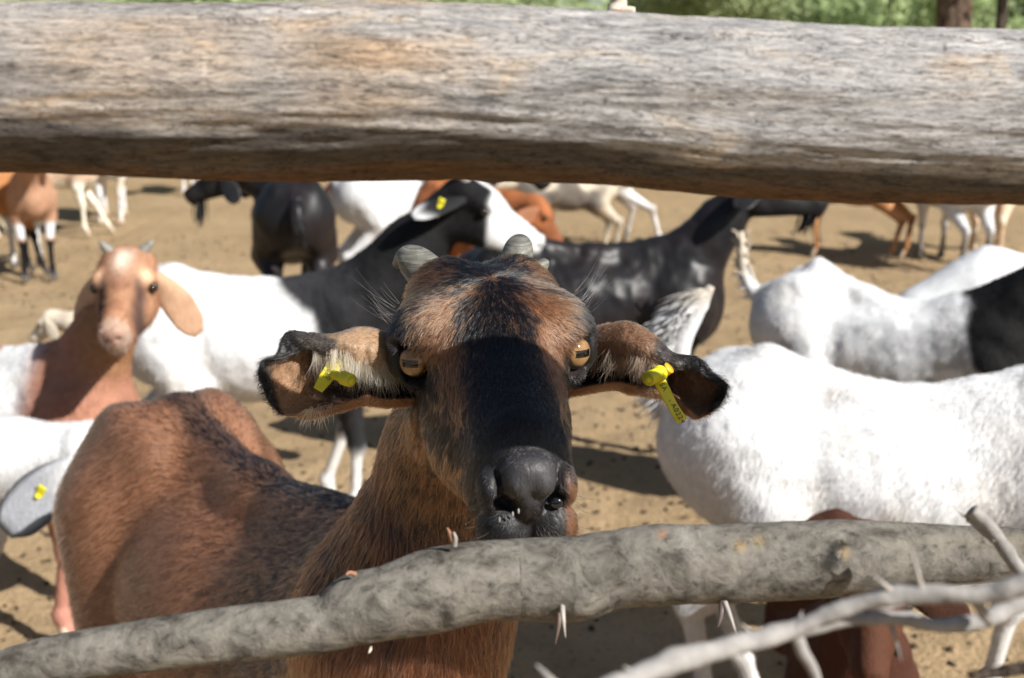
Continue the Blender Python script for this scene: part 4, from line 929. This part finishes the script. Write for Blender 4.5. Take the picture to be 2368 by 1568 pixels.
for p_ in body_prims(HB):
    # stretch heights: scale centres in z, keep radii nearly
    if p_[0] == 'e': bq.append(ell(RZ @ (p_[1]*[SX, 1.0, SZ])+HLOC, p_[2]*[1.05, 1.04, 1.12], p_[3], RZ))
    else:
        bq.append(cone(RZ @ (p_[1]*[SX, 1.0, SZ])+HLOC, RZ @ (p_[2]*[SX, 1.0, SZ])+HLOC, p_[3][0]*1.12, p_[3][1]*1.12, p_[4]))
BL = lambda x, y, z: RZ @ np.array([x*SX, y*1.0, z*SZ])+HLOC
bk = HL((0, -.075, -.045))
n0, n1 = BL(.27, 0, .50), BL(.32, .0, .60)
ctr = P(1022, 1240, 1.02); lowc = P(935, 1440, 1.06)
bq += [ell(BL(-.22, 0, .60), np.array([.15, .085, .10]), .05, RZ)]
bq += [cone(n0, lowc, .120, .086, .05), cone(BL(.22, 0, .60), ctr, .075, .062, .05), cone(lowc, ctr, .084, .054, .04), cone(ctr, P(1060, 1040, .98), .054, .050, .04), cone(P(1060, 1040, .98), bk, .050, .050, .03)]
allq = bq+hq
# fine grid round the head, coarse grid for the rest, both cut from the same surface
hb = np.array([HO-.20, HO+.20]); ycut = HO[1]+.125
Vh, Qh = mesh_sdf(allq, .0022, (HO+[-.16, -.20, -.20], [HO[0]+.16, ycut+.0035, HO[2]+.17]))
_H = (Vh-HO) @ HM/HS; _H[:, 0] *= 1-.055*sstep(.012, .030, _H[:, 2]); _H[:, 0] *= 1-.14*sstep(-.006, -.030, _H[:, 2])*sstep(-.01, .012, _H[:, 1]+.03)*sstep(.125, .09, _H[:, 1])*sstep(-.10, -.05, _H[:, 1]); Vh = HO+(_H*HS) @ HM.T
Vb, Qb = mesh_sdf(allq, .0065)
keepv = ~((Vb[:, 1] < ycut) & (Vb[:, 2] > HO[2]-.193)); keepf = keepv[Qb].any(1); Qb = Qb[keepf]
used_ = np.unique(Qb); mp = np.full(len(Vb), -1); mp[used_] = np.arange(len(used_)); Vb = Vb[used_]; Qb = mp[Qb]
V, Q, _ = join([(Vh, Qh), (Vb, Qb)])
nHead = len(Vh)

def h_coords(V): return (V-HO) @ HM/HS
def b_coords(V):
    w = (V-HLOC) @ RZ; return w/[SX, 1.0, SZ]
DB = np.array((.011, .0105, .012)); HBR = np.array((.150, .066, .031)); HTAN = np.array((.185, .100, .050)); NBR = np.array((.200, .098, .055))
def hero_mix(V):
    """fraction of brown hair (0 black .. 1 brown) and the brown tone at each point"""
    H = h_coords(V); B = b_coords(V); ax = np.abs(H[:, 0]); w = (fbm(V*60, 3, 5)-.5)
    head = sstep(.175, .145, np.linalg.norm(H-[0, .03, -.02], axis=1))*sstep(-.115, -.085, H[:, 1])
    # body
    br = np.ones(len(V)); tone = np.tile(NBR*1.15, (len(V), 1))
    spine = sstep(.036, .012, np.abs(B[:, 1])+w*.02)*sstep(.55, .60, B[:, 2]); br = br*(1-.7*spine*(B[:, 0] < .3))
    sh = sstep(-.05, .2, B[:, 0])*sstep(.35, .55, B[:, 2])*(B[:, 0] < .42); br = br*(1-.45*sh)
    neckz = sstep(.72, .86, V[:, 2])*sstep(1.30, 1.20, V[:, 1]); tone = tone*(1-neckz[:, None]*np.array((.45, .55, .60)))  # neck tone darkened: the head's shade is put into the coat colour
    br = np.where((H[:, 1] > -.30) & (V[:, 2] > .8), 1-.25*sstep(.45, .6, fbm(V*[30, 30, 6], 3, 2)), br)
    # head
    hb = np.full(len(V), .04)
    g = lambda cx, cy, cz, r: np.exp(-(((ax-cx)/r[0])**2+((H[:, 1]-cy)/r[1])**2+((H[:, 2]-cz)/r[2])**2))
    edge = .009+.45*np.clip(.046-H[:, 2], 0, .06)+w*.05+np.where(H[:, 0] > 0, .007, 0); hb += .12*sstep(-.01, .02, H[:, 2])*sstep(.05, .02, H[:, 1]); hb += .50*sstep(edge-.012, edge+.012, ax)*sstep(-.006, .008, H[:, 2]+w*.02)*sstep(.058, .040, H[:, 2]+w*.03)*sstep(.062, .055, ax)                                   # brow patch
    hb += .50*g(.034, -.070, .045, (.030, .030, .026))                                           # poll
    hb -= .5*g(.076, -.020, .02, (.010, .05, .03))
    stripe = np.exp(-((ax-.037+.12*np.clip(H[:, 1], 0, 1)*.6)/.0085)**2)*sstep(-.01, .02, H[:, 1])*sstep(.10, .05, H[:, 1])*sstep(-.045, -.02, H[:, 2]); hb += .85*stripe
    side = sstep(-.034, -.060, H[:, 2])*sstep(.115, .07, H[:, 1]); hb += .62*side*(1-.6*np.exp(-((H[:, 1]-.02)/.03)**2-((H[:, 2]+.03)/.02)**2))
    hb += .5*g(.070, -.020, -.02, (.02, .02, .03))
    hb += .75*sstep(.017, .024, np.where(H[:, 0] < 0, ax, 0))*sstep(.10, .125, H[:, 1])*sstep(-.03, -.045, H[:, 2])  # tan lip, one side
    hb = np.clip(hb+w*.35*sstep(0, .3, hb), 0, 1)
    nose = sstep(.105, .125, H[:, 1]+.10*(H[:, 2]+.03)); hb = hb*(1-nose*.9*(1-sstep(.017, .024, np.where(H[:, 0] < 0, ax, 0))*sstep(-.03, -.045, H[:, 2])))
    br = br*(1-head)+hb*head
    tone = mixc2(tone, HBR, head)
    tone = mixc2(tone, HTAN, head*np.clip(g(.05, -.02, .03, (.02, .03, .03))*.8, 0, 1)+head*.6*(side > .5)*0)
    return np.clip(br, 0, 1), tone, head, nose*head, H, B
br, tone, headw, nosew, Hc, Bc = hero_mix(V)
col = mixc2(np.tile(DB, (len(V), 1)), 0, br*0)*(1-br[:, None])+tone*br[:, None]
padw = np.exp(-((np.linalg.norm((Hc-[0, .150, -.036])/[1.2, 1, .95], axis=1)/.0165)**4)); col = mixc2(col, (.040, .038, .040), padw)
# bare eye rims
for s in (-1, 1):
    col = mixc2(col, (.008, .007, .007), np.exp(-(np.linalg.norm((Hc-[s*.066, .004, -.001])/[1, 1, 1], axis=1)/.0165)**6))
hero = empty('goat', (HLOC[0], HLOC[1], 0)); tag(hero, 'brown and black goat with short grey horn stubs staring over the lower rail', 'goat', 'goats standing in the pen')
HOFF = np.array([HLOC[0], HLOC[1], 0])
def hm(name, V, Q, mat, col=None, par=None, **k): return mk_mesh(name, np.asarray(V)-HOFF, Q, mat, par or hero, col=col, **k)
m_skin = coat_mat('brown_goat_coat', .5, .35, .05, .35, .0015)
hero_body = hm('body', V, Q, m_skin, col)
for i, s in enumerate((1, -1)):
    for k0, off in ((FRONT['ho'], HB['front'][i]), (HIND['ho'], HB['hind'][i])):
        parts = []
        for c in (-1, 1):
            pp = [BL(k0[0]+off+dx, k0[1]*s+c*.010, 0)+[0, 0, z] for dx, z in ((-.006, .060), (.004, .03), (.014, .002))]
            parts.append(tube(pp, [.0125, .0155, .0175], 10, 8)[:2])
        Vv, Qq, _ = join(parts); hm('hoof', Vv, tri(Qq), M_HOOF)
tl_ = tube([BL(-.41, 0, .60), BL(-.45, 0, .58), BL(-.465, 0, .50)], [.03, .026, .008], 10, 14, rough=.4, freq=60)
hm('tail', tl_[0], tri(tl_[1]), m_skin, np.tile(DB*2, (len(tl_[0]), 1)))

# --- eyes: amber iris, level slit pupil
m_eye, nt_e, b_e = new_mat('amber_eye', .08, .6)
a_ = nnode(nt_e, 'ShaderNodeAttribute', attribute_name='coat'); nt_e.links.new(a_.outputs['Color'], b_e.inputs['Base Color']); b_e.inputs['Coat Weight'].default_value = .35; b_e.inputs['Coat Roughness'].default_value = .03
for s in (-1, 1):
    c0 = HL((s*.0525, .0040, .0)); r = .0132*HS
    gaze = HM @ np.array([s*.50, .84, .04]); gaze /= np.linalg.norm(gaze)
    up_ = np.array([0, 0, 1.]); rt = np.cross(up_, gaze); rt /= np.linalg.norm(rt); up2 = np.cross(gaze, rt)
    sv, sq = sphere((0, 0, 0), 1, 180, 110); Wd = sv[:, 2:3]*gaze+sv[:, 0:1]*rt+sv[:, 1:2]*up2
    x_, y_, z_ = sv[:, 0], sv[:, 1], sv[:, 2]; rad = np.hypot(x_, y_)
    cc = np.tile((.27, .155, .065), (len(sv), 1)); ang = np.arctan2(y_, x_)
    cc = cc*(0.72+.5*fbm(np.stack([np.cos(ang)*9, np.sin(ang)*9, rad*2.5], -1), 3, 5))[:, None]
    cc = mixc2(cc, (.03, .018, .01), sstep(.58, .76, rad)); cc = mixc2(cc, (.008, .006, .005), sstep(.80, .84, rad)); cc[z_ < 0] = .008
    pup = (np.abs(y_) < .19) & (np.abs(x_) < .46); cc[pup] = .004
    Wd = Wd*(1+.06*np.clip(1-(rad/.8)**2, 0, 1)*(z_ > 0))[:, None]
    hm('eye', c0+Wd*r, sq, m_eye, cc)
# --- horn stubs
def horn(pts, rs, flat, seed):
    V, Q, _ = tube(pts, rs, 28, 40, rough=.10, seed=seed, freq=60, flat=flat)
    # growth rings
    return V, Q
hp_ = lambda px, py, d: P(px, py, d)
hornL = horn([HL((.030, -.072, .026)), HL((.039, -.084, .043)), HL((.050, -.096, .051)), HL((.060, -.102, .046))], [.0160, .0145, .0110, .003], 1.15, 1)
hornR = horn([HL((-.026, -.070, .026)), HL((-.030, -.086, .048)), HL((-.035, -.098, .057)), HL((-.043, -.106, .056))], [.0140, .0125, .0095, .0025], 1.05, 2)
mh, nth, bh = new_mat('ringed_grey_horn', .48, .4)
nn = noise(nth, mapping(nth, (1, 1, 1), 'Object'), 130, 5, .7); n2_ = noise(nth, mapping(nth, (20, 20, 260), 'Object'), 1, 4, .6, 1.5)
cH = ramp(nth, n2_, [(.3, (.06, .058, .05)), (.5, (.125, .122, .105)), (.7, (.20, .195, .165))]); cH = mix(nth, .5, cH, ramp(nth, nn, [(.35, .5), (.6, 1.3)]), 'MULTIPLY'); nth.links.new(cH, bh.inputs['Base Color']); bump(nth, bh, n2_, .0012, .8)
hm('horn', hornL[0], tri(hornL[1]), mh); hr_ = hm('horn', hornR[0], tri(hornR[1]), mh)
V5, Q5, _ = tube([P(1243, 622, .925), P(1258, 612, .928), P(1266, 614, .93)], [.006, .0052, .0022], 14, 16, rough=.15, freq=200); hm('horn_bud', V5, tri(Q5), mh, par=hr_)
# --- ears: folded, open towards the viewer
def ear_grid(rows, d0, d1):
    n = len(rows); return np.array([[P(x, y, d0+(d1-d0)*i/(n-1)+dz) for (x, y, dz) in r] for i, r in enumerate(rows)])
EL = ear_grid([
 [(958,835,-.006),(954,808,-.006),(950,792,.006),(955,840,.030),(960,900,.026),(968,936,.012),(966,920,.004)],
 [(884,858,-.018),(886,812,-.024),(886,770,-.006),(884,830,.026),(886,890,.024),(892,938,.006),(888,922,-.008)],
 [(835,848,-.020),(834,797,-.026),(832,761,-.006),(832,830,.024),(835,890,.022),(845,933,.004),(842,916,-.010)],
 [(784,826,-.016),(778,797,-.020),(772,777,-.006),(778,830,.016),(785,895,.018),(800,944,.002),(796,926,-.010)],
 [(730,816,-.009),(722,800,-.012),(716,774,-.004),(722,832,.010),(735,900,.012),(752,955,.0),(750,940,-.010)],
 [(686,820,-.004),(676,806,-.004),(662,772,-.002),(672,832,.006),(690,898,.009),(706,962,0),(714,948,-.008)],
 [(664,826,0),(650,826,0),(640,826,0),(645,860,.008),(655,905,.009),(662,948,.002),(672,960,-.004)],
 [(634,836,0),(618,834,0),(604,838,0),(600,865,.004),(608,895,.005),(622,930,.0),(640,950,0)]], .889, .835)
ER = ear_grid([
 [(1330,812,-.004),(1328,788,-.004),(1330,772,.006),(1325,830,.030),(1318,880,.028),(1302,918,.014),(1308,902,.006)],
 [(1420,822,-.016),(1418,784,-.022),(1416,752,-.006),(1418,830,.026),(1418,880,.022),(1412,898,.004),(1416,884,-.010)],
 [(1468,838,-.016),(1464,792,-.024),(1460,750,-.006),(1462,830,.024),(1460,885,.020),(1455,907,.002),(1458,890,-.010)],
 [(1506,848,-.012),(1506,812,-.018),(1505,774,-.004),(1503,842,.018),(1500,890,.016),(1495,913,.0),(1498,898,-.010)],
 [(1552,850,-.006),(1552,836,-.008),(1556,820,-.002),(1550,862,.010),(1546,898,.012),(1545,922,0),(1548,912,-.006)],
 [(1598,858,-.002),(1606,847,-.002),(1614,831,0),(1600,876,.007),(1590,916,.010),(1580,950,0),(1588,944,-.006)],
 [(1632,872,0),(1642,869,0),(1653,870,0),(1642,896,.007),(1630,932,.008),(1614,964,0),(1622,958,-.002)],
 [(1664,884,0),(1674,885,0),(1682,892,0),(1678,912,.003),(1668,930,.003),(1656,942,0),(1658,936,0)]], .908, .850)
def ear_col(V, uv, sd, inner):
    u, v = uv[:, 0], uv[:, 1]; ins = (sd == inner)
    n_ = fbm(V*90, 3, 4)
    bi = .45+.0*u; c_in = np.tile((.030, .016, .011), (len(V), 1)); c_in = mixc2(c_in, (.24, .135, .072) if inner == 1 else (.13, .065, .035), sstep(.50, .68, u)); c_in = mixc2(c_in, (.15, .065, .033), sstep(.74, .82, v)*sstep(.7, .5, u))  # dark inner hair with shade painted in; left flap coloured as sunlit, right as shaded
    c_out = np.tile((.30, .19, .11) if inner == 1 else (.17, .095, .055), (len(V), 1)); c_out = mixc2(c_out, BLACK*1.6, sstep(.40, .52, u+.3*(n_-.5))*.93*(v < .45))
    c_out = mixc2(c_out, (.24, .12, .06), (v > .6)*1.0)
    c = np.where(ins[:, None], c_in, c_out)
    rim = np.maximum.reduce([sstep(.90, .94, u+.05*(n_-.5)), sstep(.60, .68, u)*sstep(.36, .30, v)*.85])
    return mixc2(c, BLACK*1.3, rim)
ears = []
for g_, inner in ((EL, 1), (ER, -1)):
    Ve, Qe, uve, sde = sheet(g_, 90, 70, .0022, .6)
    Ve = Ve+C2W((0, 0, 1))*((fbm(Ve*55, 3, 15)-.5)*.012*sstep(.1, .3, uve[:, 0]))[:, None]+np.array([0, 0, 1.])*((fbm(Ve*70, 2, 25)-.5)*.006*sstep(.55, .9, np.abs(uve[:, 1]-.5)*2)*sstep(.1, .3, uve[:, 0]))[:, None]
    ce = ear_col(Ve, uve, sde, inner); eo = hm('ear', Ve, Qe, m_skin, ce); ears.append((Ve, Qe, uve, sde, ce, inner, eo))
# --- tags in the ears
def text(name, body, org, xd, yd, size, mat, par):
    cu = bpy.data.curves.new(name, 'FONT'); cu.body = body; cu.size = size; cu.extrude = .00005; cu.align_x = 'CENTER'; cu.align_y = 'CENTER'; cu.space_character = 1.15
    ob = bpy.data.objects.new(name, cu); COL.objects.link(ob); dg = bpy.context.evaluated_depsgraph_get(); me = bpy.data.meshes.new_from_object(ob.evaluated_get(dg))
    bpy.data.objects.remove(ob); xd = np.array(xd)/np.linalg.norm(xd); yd = np.array(yd)-xd*(np.array(yd)@xd); yd /= np.linalg.norm(yd); zd = np.cross(xd, yd)
    M_ = Matrix(((xd[0], yd[0], zd[0], org[0]-HOFF[0]), (xd[1], yd[1], zd[1], org[1]-HOFF[1]), (xd[2], yd[2], zd[2], org[2]), (0, 0, 0, 1)))
    me.transform(M_); me.materials.clear(); me.materials.append(mat); o = bpy.data.objects.new(name, me); COL.objects.link(o); o.parent = par; return o
def strap(pts, widths, wdir, th=.0016):
    rows = []
    for p_, w_ in zip(pts, widths):
        rows.append([p_+wdir*w_*t for t in (-1, -.4, .4, 1)])
    V, Q, _, _ = sheet(np.array(rows), 20, 10, th, .9); return V, Q
dl_ = .846
a0, a1 = P(785, 828, dl_+.006), P(735, 902, dl_-.004); ax_ = (a1-a0)/np.linalg.norm(a1-a0); wd_ = np.cross(ax_, C2W((-.15, .1, 1))); wd_ /= np.linalg.norm(wd_)
V, Q = strap([a0, (a0+a1)/2+C2W((0, 0, .001)), a1], [.0046, .0052, .0034], wd_); tagL = hm('ear_tag', V, Q, M_TAG)
c1 = P(772, 866, dl_-.003); c2 = P(812, 880, dl_-.016); mid = (c1*.45+c2*.55)
V1, Q1, _ = tube([c1, mid, mid+(c2-c1)*.01, c2], [.0034, .0034, .0050, .0046], 18, 16); V2, Q2, _ = tube([c2, c2+(c2-c1)*.12], [.0030, .0022], 12, 4)
V, Q, _ = join([(V1, Q1), (V2, Q2)]); hm('tag_pin', V, tri(Q), M_TAG, par=tagL)
mdl = (a0+a1)/2; text('tag_lettering', '033', mdl+wd_*.0008+C2W((0, 0, .0032)), ax_, -wd_ if np.cross(ax_, -wd_)@C2W((0, 0, 1)) > 0 else wd_, .0046, M_INK, tagL)
text('tag_lettering', 'A00', mdl-wd_*.0022+ax_*.001+C2W((0, 0, .0030)), ax_, -wd_ if np.cross(ax_, -wd_)@C2W((0, 0, 1)) > 0 else wd_, .0030, M_INK, tagL)
dr_ = .858
b0, b1, b2_, b3 = P(1520, 872, dr_), P(1535, 900, dr_-.003), P(1556, 940, dr_-.004), P(1577, 974, dr_-.003); axr = (b3-b0)/np.linalg.norm(b3-b0); wr = np.cross(axr, C2W((.1, .1, 1))); wr /= np.linalg.norm(wr)
V, Q = strap([b0, b1, b2_, b3], [.0042, .0042, .0037, .0042], wr); tagR = hm('ear_tag', V, Q, M_TAG)
e1 = P(1528, 862, dr_-.002); e2 = P(1500, 876, dr_-.013)
V1, Q1, _ = tube([e1, e1*.7+e2*.3, e1*.68+e2*.32, e2, e2+(e2-e1)*.02], [.0058, .0058, .0050, .0052, .0040], 22, 26); V2, Q2, _ = tube([e2, e2+(e2-e1)*.22], [.0026, .0022], 12, 4)
V, Q, _ = join([(V1, Q1), (V2, Q2)]); hm('tag_pin', V, tri(Q), M_TAG, par=tagR)
V, Q, _ = tube([P(1538, 858, dr_+.004), P(1548, 850, dr_+.002)], [.0042, .0044], 16, 6); hm('tag_button', V, tri(Q), flat_mat('amber_plastic', (.60, .36, .02), .4), par=tagR)
text('tag_lettering', 'SAGA A0224', (b0+b3)/2+axr*.003+C2W((0, 0, .0030)), axr, wr if np.cross(axr, wr)@C2W((0, 0, 1)) > 0 else -wr, .0052, M_INK, tagR)

# ------------------------------------------------------------------ fur
def hero_fur(n, box, seed, name):
    rng = np.random.default_rng(seed); Vv, Qq = (Vh, Qh) if box == 'head' else (Vb, Qb)
    Hc, Bc = h_coords(Vv), b_coords(Vv)
    w = np.ones(len(Vv))
    if box == 'head':
        for s in (-1, 1): w *= sstep(.0120, .0155, np.linalg.norm((Hc-[s*.058, .009, -.001])/[1, 1, .85], axis=1))
        w *= 1-.97*np.exp(-(((np.abs(Hc[:, 0])-.0155)/.006)**2+((Hc[:, 2]+.053)/.005)**2)**1)*(Hc[:, 1] > .13)
        w[(Vv[:, 1] > HO[1]+.10) & (Vv[:, 2] > HO[2]+.0)] *= .6
    else:
        w *= .35+.65*sstep(1.9, 1.2, Vv[:, 1]); w *= np.where(Vv[:, 2] < .45, .15, 1)
    T, bc, fn = sample(Vv, Qq, w, n, rng); Nv = vnormals(Vv, Qq)
    P0 = (Vv[T]*bc[..., None]).sum(1); N = (Nv[T]*bc[..., None]).sum(1); N /= np.linalg.norm(N, axis=1)[:, None]
    br, tone, hd, nose, H, B = hero_mix(P0)
    # flow
    wh = np.array([0, -.012, .05]); dh = (H-wh); dh[:, 0] *= 1.25; far = sstep(.03, .09, H[:, 1]); dh = dh/np.linalg.norm(dh, axis=1)[:, None]
    dh = dh*(1-far[:, None])+far[:, None]*np.array([0, .9, -.1]); chk = sstep(-.01, -.04, H[:, 2])[:, None]; dh = dh*(1-chk)+chk*np.array([0, -.45, -.75])
    mz = sstep(.12, .14, H[:, 1])[:, None]; dh = dh*(1-mz)+mz*np.stack([np.sign(H[:, 0])*.6, -.1+0*H[:, 0], -.9+0*H[:, 0]], 1)
    Dh = dh @ HM.T
    nk = sstep(.80, .90, P0[:, 2])[:, None]; Dn = np.array([.0, .05, -1.]); Db = (np.stack([-.8+0*B[:, 0], np.sign(B[:, 1])*.1, -.55*np.clip(np.abs(B[:, 1])/.1, 0, 1)], 1)) @ RZ.T
    neckish = sstep(.30, .42, B[:, 0])[:, None]; Db = Db*(1-neckish)+np.array([0, .05, -1.])*neckish
    D = Db*(1-nk)+Dn*nk; D = D*(1-hd[:, None])+Dh*hd[:, None]
    flow = (np.stack([fbm(P0*25+i*9, 2, 50+i) for i in range(3)], -1)-.5)
    D = D/np.linalg.norm(D, axis=1)[:, None]+flow*.9+rng.normal(size=D.shape)*.16
    D -= N*(D*N).sum(1)[:, None]; D /= np.linalg.norm(D, axis=1)[:, None]
    L = .014*(1-hd)+hd*(.0082-.0025*sstep(.04, .10, H[:, 1])+.003*sstep(-.03, -.06, H[:, 1]))
    L = L+(1-hd)*.005*neckish[:, 0]; L = L*(1-.35*nose)
    for s in (-1, 1): L = L*(.22+.78*sstep(.017, .027, np.linalg.norm(H-[s*.062, .003, 0], axis=1)))
    L *= rng.uniform(.7, 1.25, n)
    R = .00026*hd*(1-.4*nose)+.00042*(1-hd); R *= rng.uniform(.7, 1.2, n)
    pick = (.45*rng.random(n)+.55*np.clip((fbm(P0*360, 2, 61)-.5)*2.6+.5, 0, 1) < np.clip(br, 0, 1)).astype(float)
    bl = DB*.7; C = bl*(1-pick[:, None])+tone*pick[:, None]
    padw = np.exp(-((np.linalg.norm((H-[0, .150, -.036])/[1.2, 1, .95], axis=1)/.0165)**4)); C = mixc2(C, (.075, .07, .072), padw*(rng.random(n) < .7)); L = L*(1-.5*padw)
    C = C*(.58*(1-hd)+.72*hd)[:, None]*(1-.30*nk[:, 0]*(1-hd))[:, None]  # neck hair darkened further, its shade put into the strand colour
    C = mixc2(C, (.7, .68, .62), (H[:, 2] < -.080)*(H[:, 1] > .09)*(H[:, 0] < -.006)*(rng.random(n) < .75)*1.0)
    C = C*(rng.uniform(.35, 1.9, n)**1.3)[:, None]
    P0 = P0-N*.0004
    return strands(name, P0, N, D, L, R, C, hero, lift=.40, droop=.08, rng=rng, curl=.06)
hero_fur(110000, 'head', 1, 'fur')
hero_fur(90000, 'body', 2, 'fur')
# ear fur
for k, (Ve, Qe, uve, sde, ce, inner, eo) in enumerate(ears):
    rng = np.random.default_rng(20+k); n = 26000; T, bc, fn = sample(Ve, Qe, np.ones(len(Ve)), n, rng)
    P0 = (Ve[T]*bc[..., None]).sum(1); N = fn; C = (ce[T]*bc[..., None]).sum(1); uv = (uve[T]*bc[..., None]).sum(1)
    sgn = -1 if k == 0 else 1
    D = np.tile(np.array([sgn*.8, 0, -.35]), (n, 1))+rng.normal(size=(n, 3))*.25; D -= N*(D*N).sum(1)[:, None]; D /= np.linalg.norm(D, axis=1)[:, None]
    C = C*.6; L = rng.uniform(.0022, .0042, n)*(1+.6*(uv[:, 0] > .85)); C = C*rng.uniform(.6, 1.5, n)[:, None]
    strands('fur', P0, N, D, L, np.full(n, .00011), C, eo, lift=.5, droop=.1, rng=rng, curl=.1)
    # long pale fringe hanging from the folded upper lip, tuft at the lower edge
    g_ = catmull((EL, ER)[k], 90); m = 900; i = rng.integers(4, 52 if k == 0 else 46, m); vt = rng.random(m)
    base = g_[i, 0]*(1-vt[:, None]*.8)+g_[i, 1]*vt[:, None]*.8; m2 = 160; j = rng.integers(44, 66, m2) if k == 0 else rng.integers(30, 52, m2)
    base = np.concatenate([base, g_[j, 6]+rng.normal(size=(m2, 3))*.001]); mm = m+m2
    D = np.tile(np.array([sgn*-.10, -.15, -1.]), (mm, 1))+rng.normal(size=(mm, 3))*.16; D[m:] = np.array([sgn*.5, -.3, -.8])*np.ones((m2, 1))+rng.normal(size=(m2, 3))*.3
    cl = fbm(base*180, 2, 5)[:, None]; cl2 = fbm(base*180+31, 2, 6)[:, None]; D = D+np.concatenate([cl-.5, cl2-.5, 0*cl], 1)*2.2
    D /= np.linalg.norm(D, axis=1)[:, None]; L = np.concatenate([rng.uniform(.012, .023, m), rng.uniform(.007, .014, m2)])*(1 if k == 0 else .9)
    C = np.array((.50, .36, .22) if k == 0 else (.14, .08, .045))*rng.uniform(.6, 1.3, mm)[:, None]
    strands('fur', base, np.tile(C2W((0, 0, 1)), (mm, 1)), D, L, np.full(mm, .00016), C, eo, lift=.25, droop=.15, npt=6, rng=rng, curl=.12)
# brow whiskers, lashes and muzzle whiskers
rng = np.random.default_rng(77); bp, bd, bl_ = [], [], []
for s in (-1, 1):
    for i in range(26):
        bp.append(HL((s*rng.uniform(.060, .069), rng.uniform(-.035, -.012), rng.uniform(.016, .034)))); bd.append(HM @ np.array([s*.8, -.15+rng.normal()*.3, .5+rng.normal()*.25])); bl_.append(rng.uniform(.012, .036))
    for i in range(60):
        t = rng.uniform(-1, 1); bp.append(HL((s*.067, .003+t*.014, .0120-.002*t*t))); bd.append(HM @ np.array([s*.7, .45+t*.2, -.1+rng.normal()*.2])); bl_.append(rng.uniform(.006, .010))
    for i in range(16):
        bp.append(HL((s*rng.uniform(.018, .032), rng.uniform(.125, .15), rng.uniform(-.075, -.05)))); bd.append(HM @ np.array([s*.8, .3+rng.normal()*.3, -.5+rng.normal()*.3])); bl_.append(rng.uniform(.010, .022))
bp, bd, bl_ = np.array(bp), np.array(bd), np.array(bl_); bd /= np.linalg.norm(bd, axis=1)[:, None]; nb_ = len(bp)
strands('whiskers', bp, bd, bd, bl_, np.full(nb_, .00010), np.tile((.05, .048, .05), (nb_, 1)), hero, lift=0, droop=-.25, npt=7, rng=rng, curl=.06)

V, Q = sphere(HL((-.0160, .1420, -.0545)), (.0042, .0022, .0036), 20, 14); hm('wet_nostril', V, Q, new_mat('wet_black_skin', .06, .9, (.006, .006, .008))[0])

rng = np.random.default_rng(9)
for i in range(3):
    c_ = HL((.014+rng.normal()*.004, .1475, -.058+rng.normal()*.004)); V, Q = sphere((0, 0, 0), (.0008, .0005, .0019), 7, 5)
    hm('crumb', V @ HM.T+c_, Q, M_TWIG)
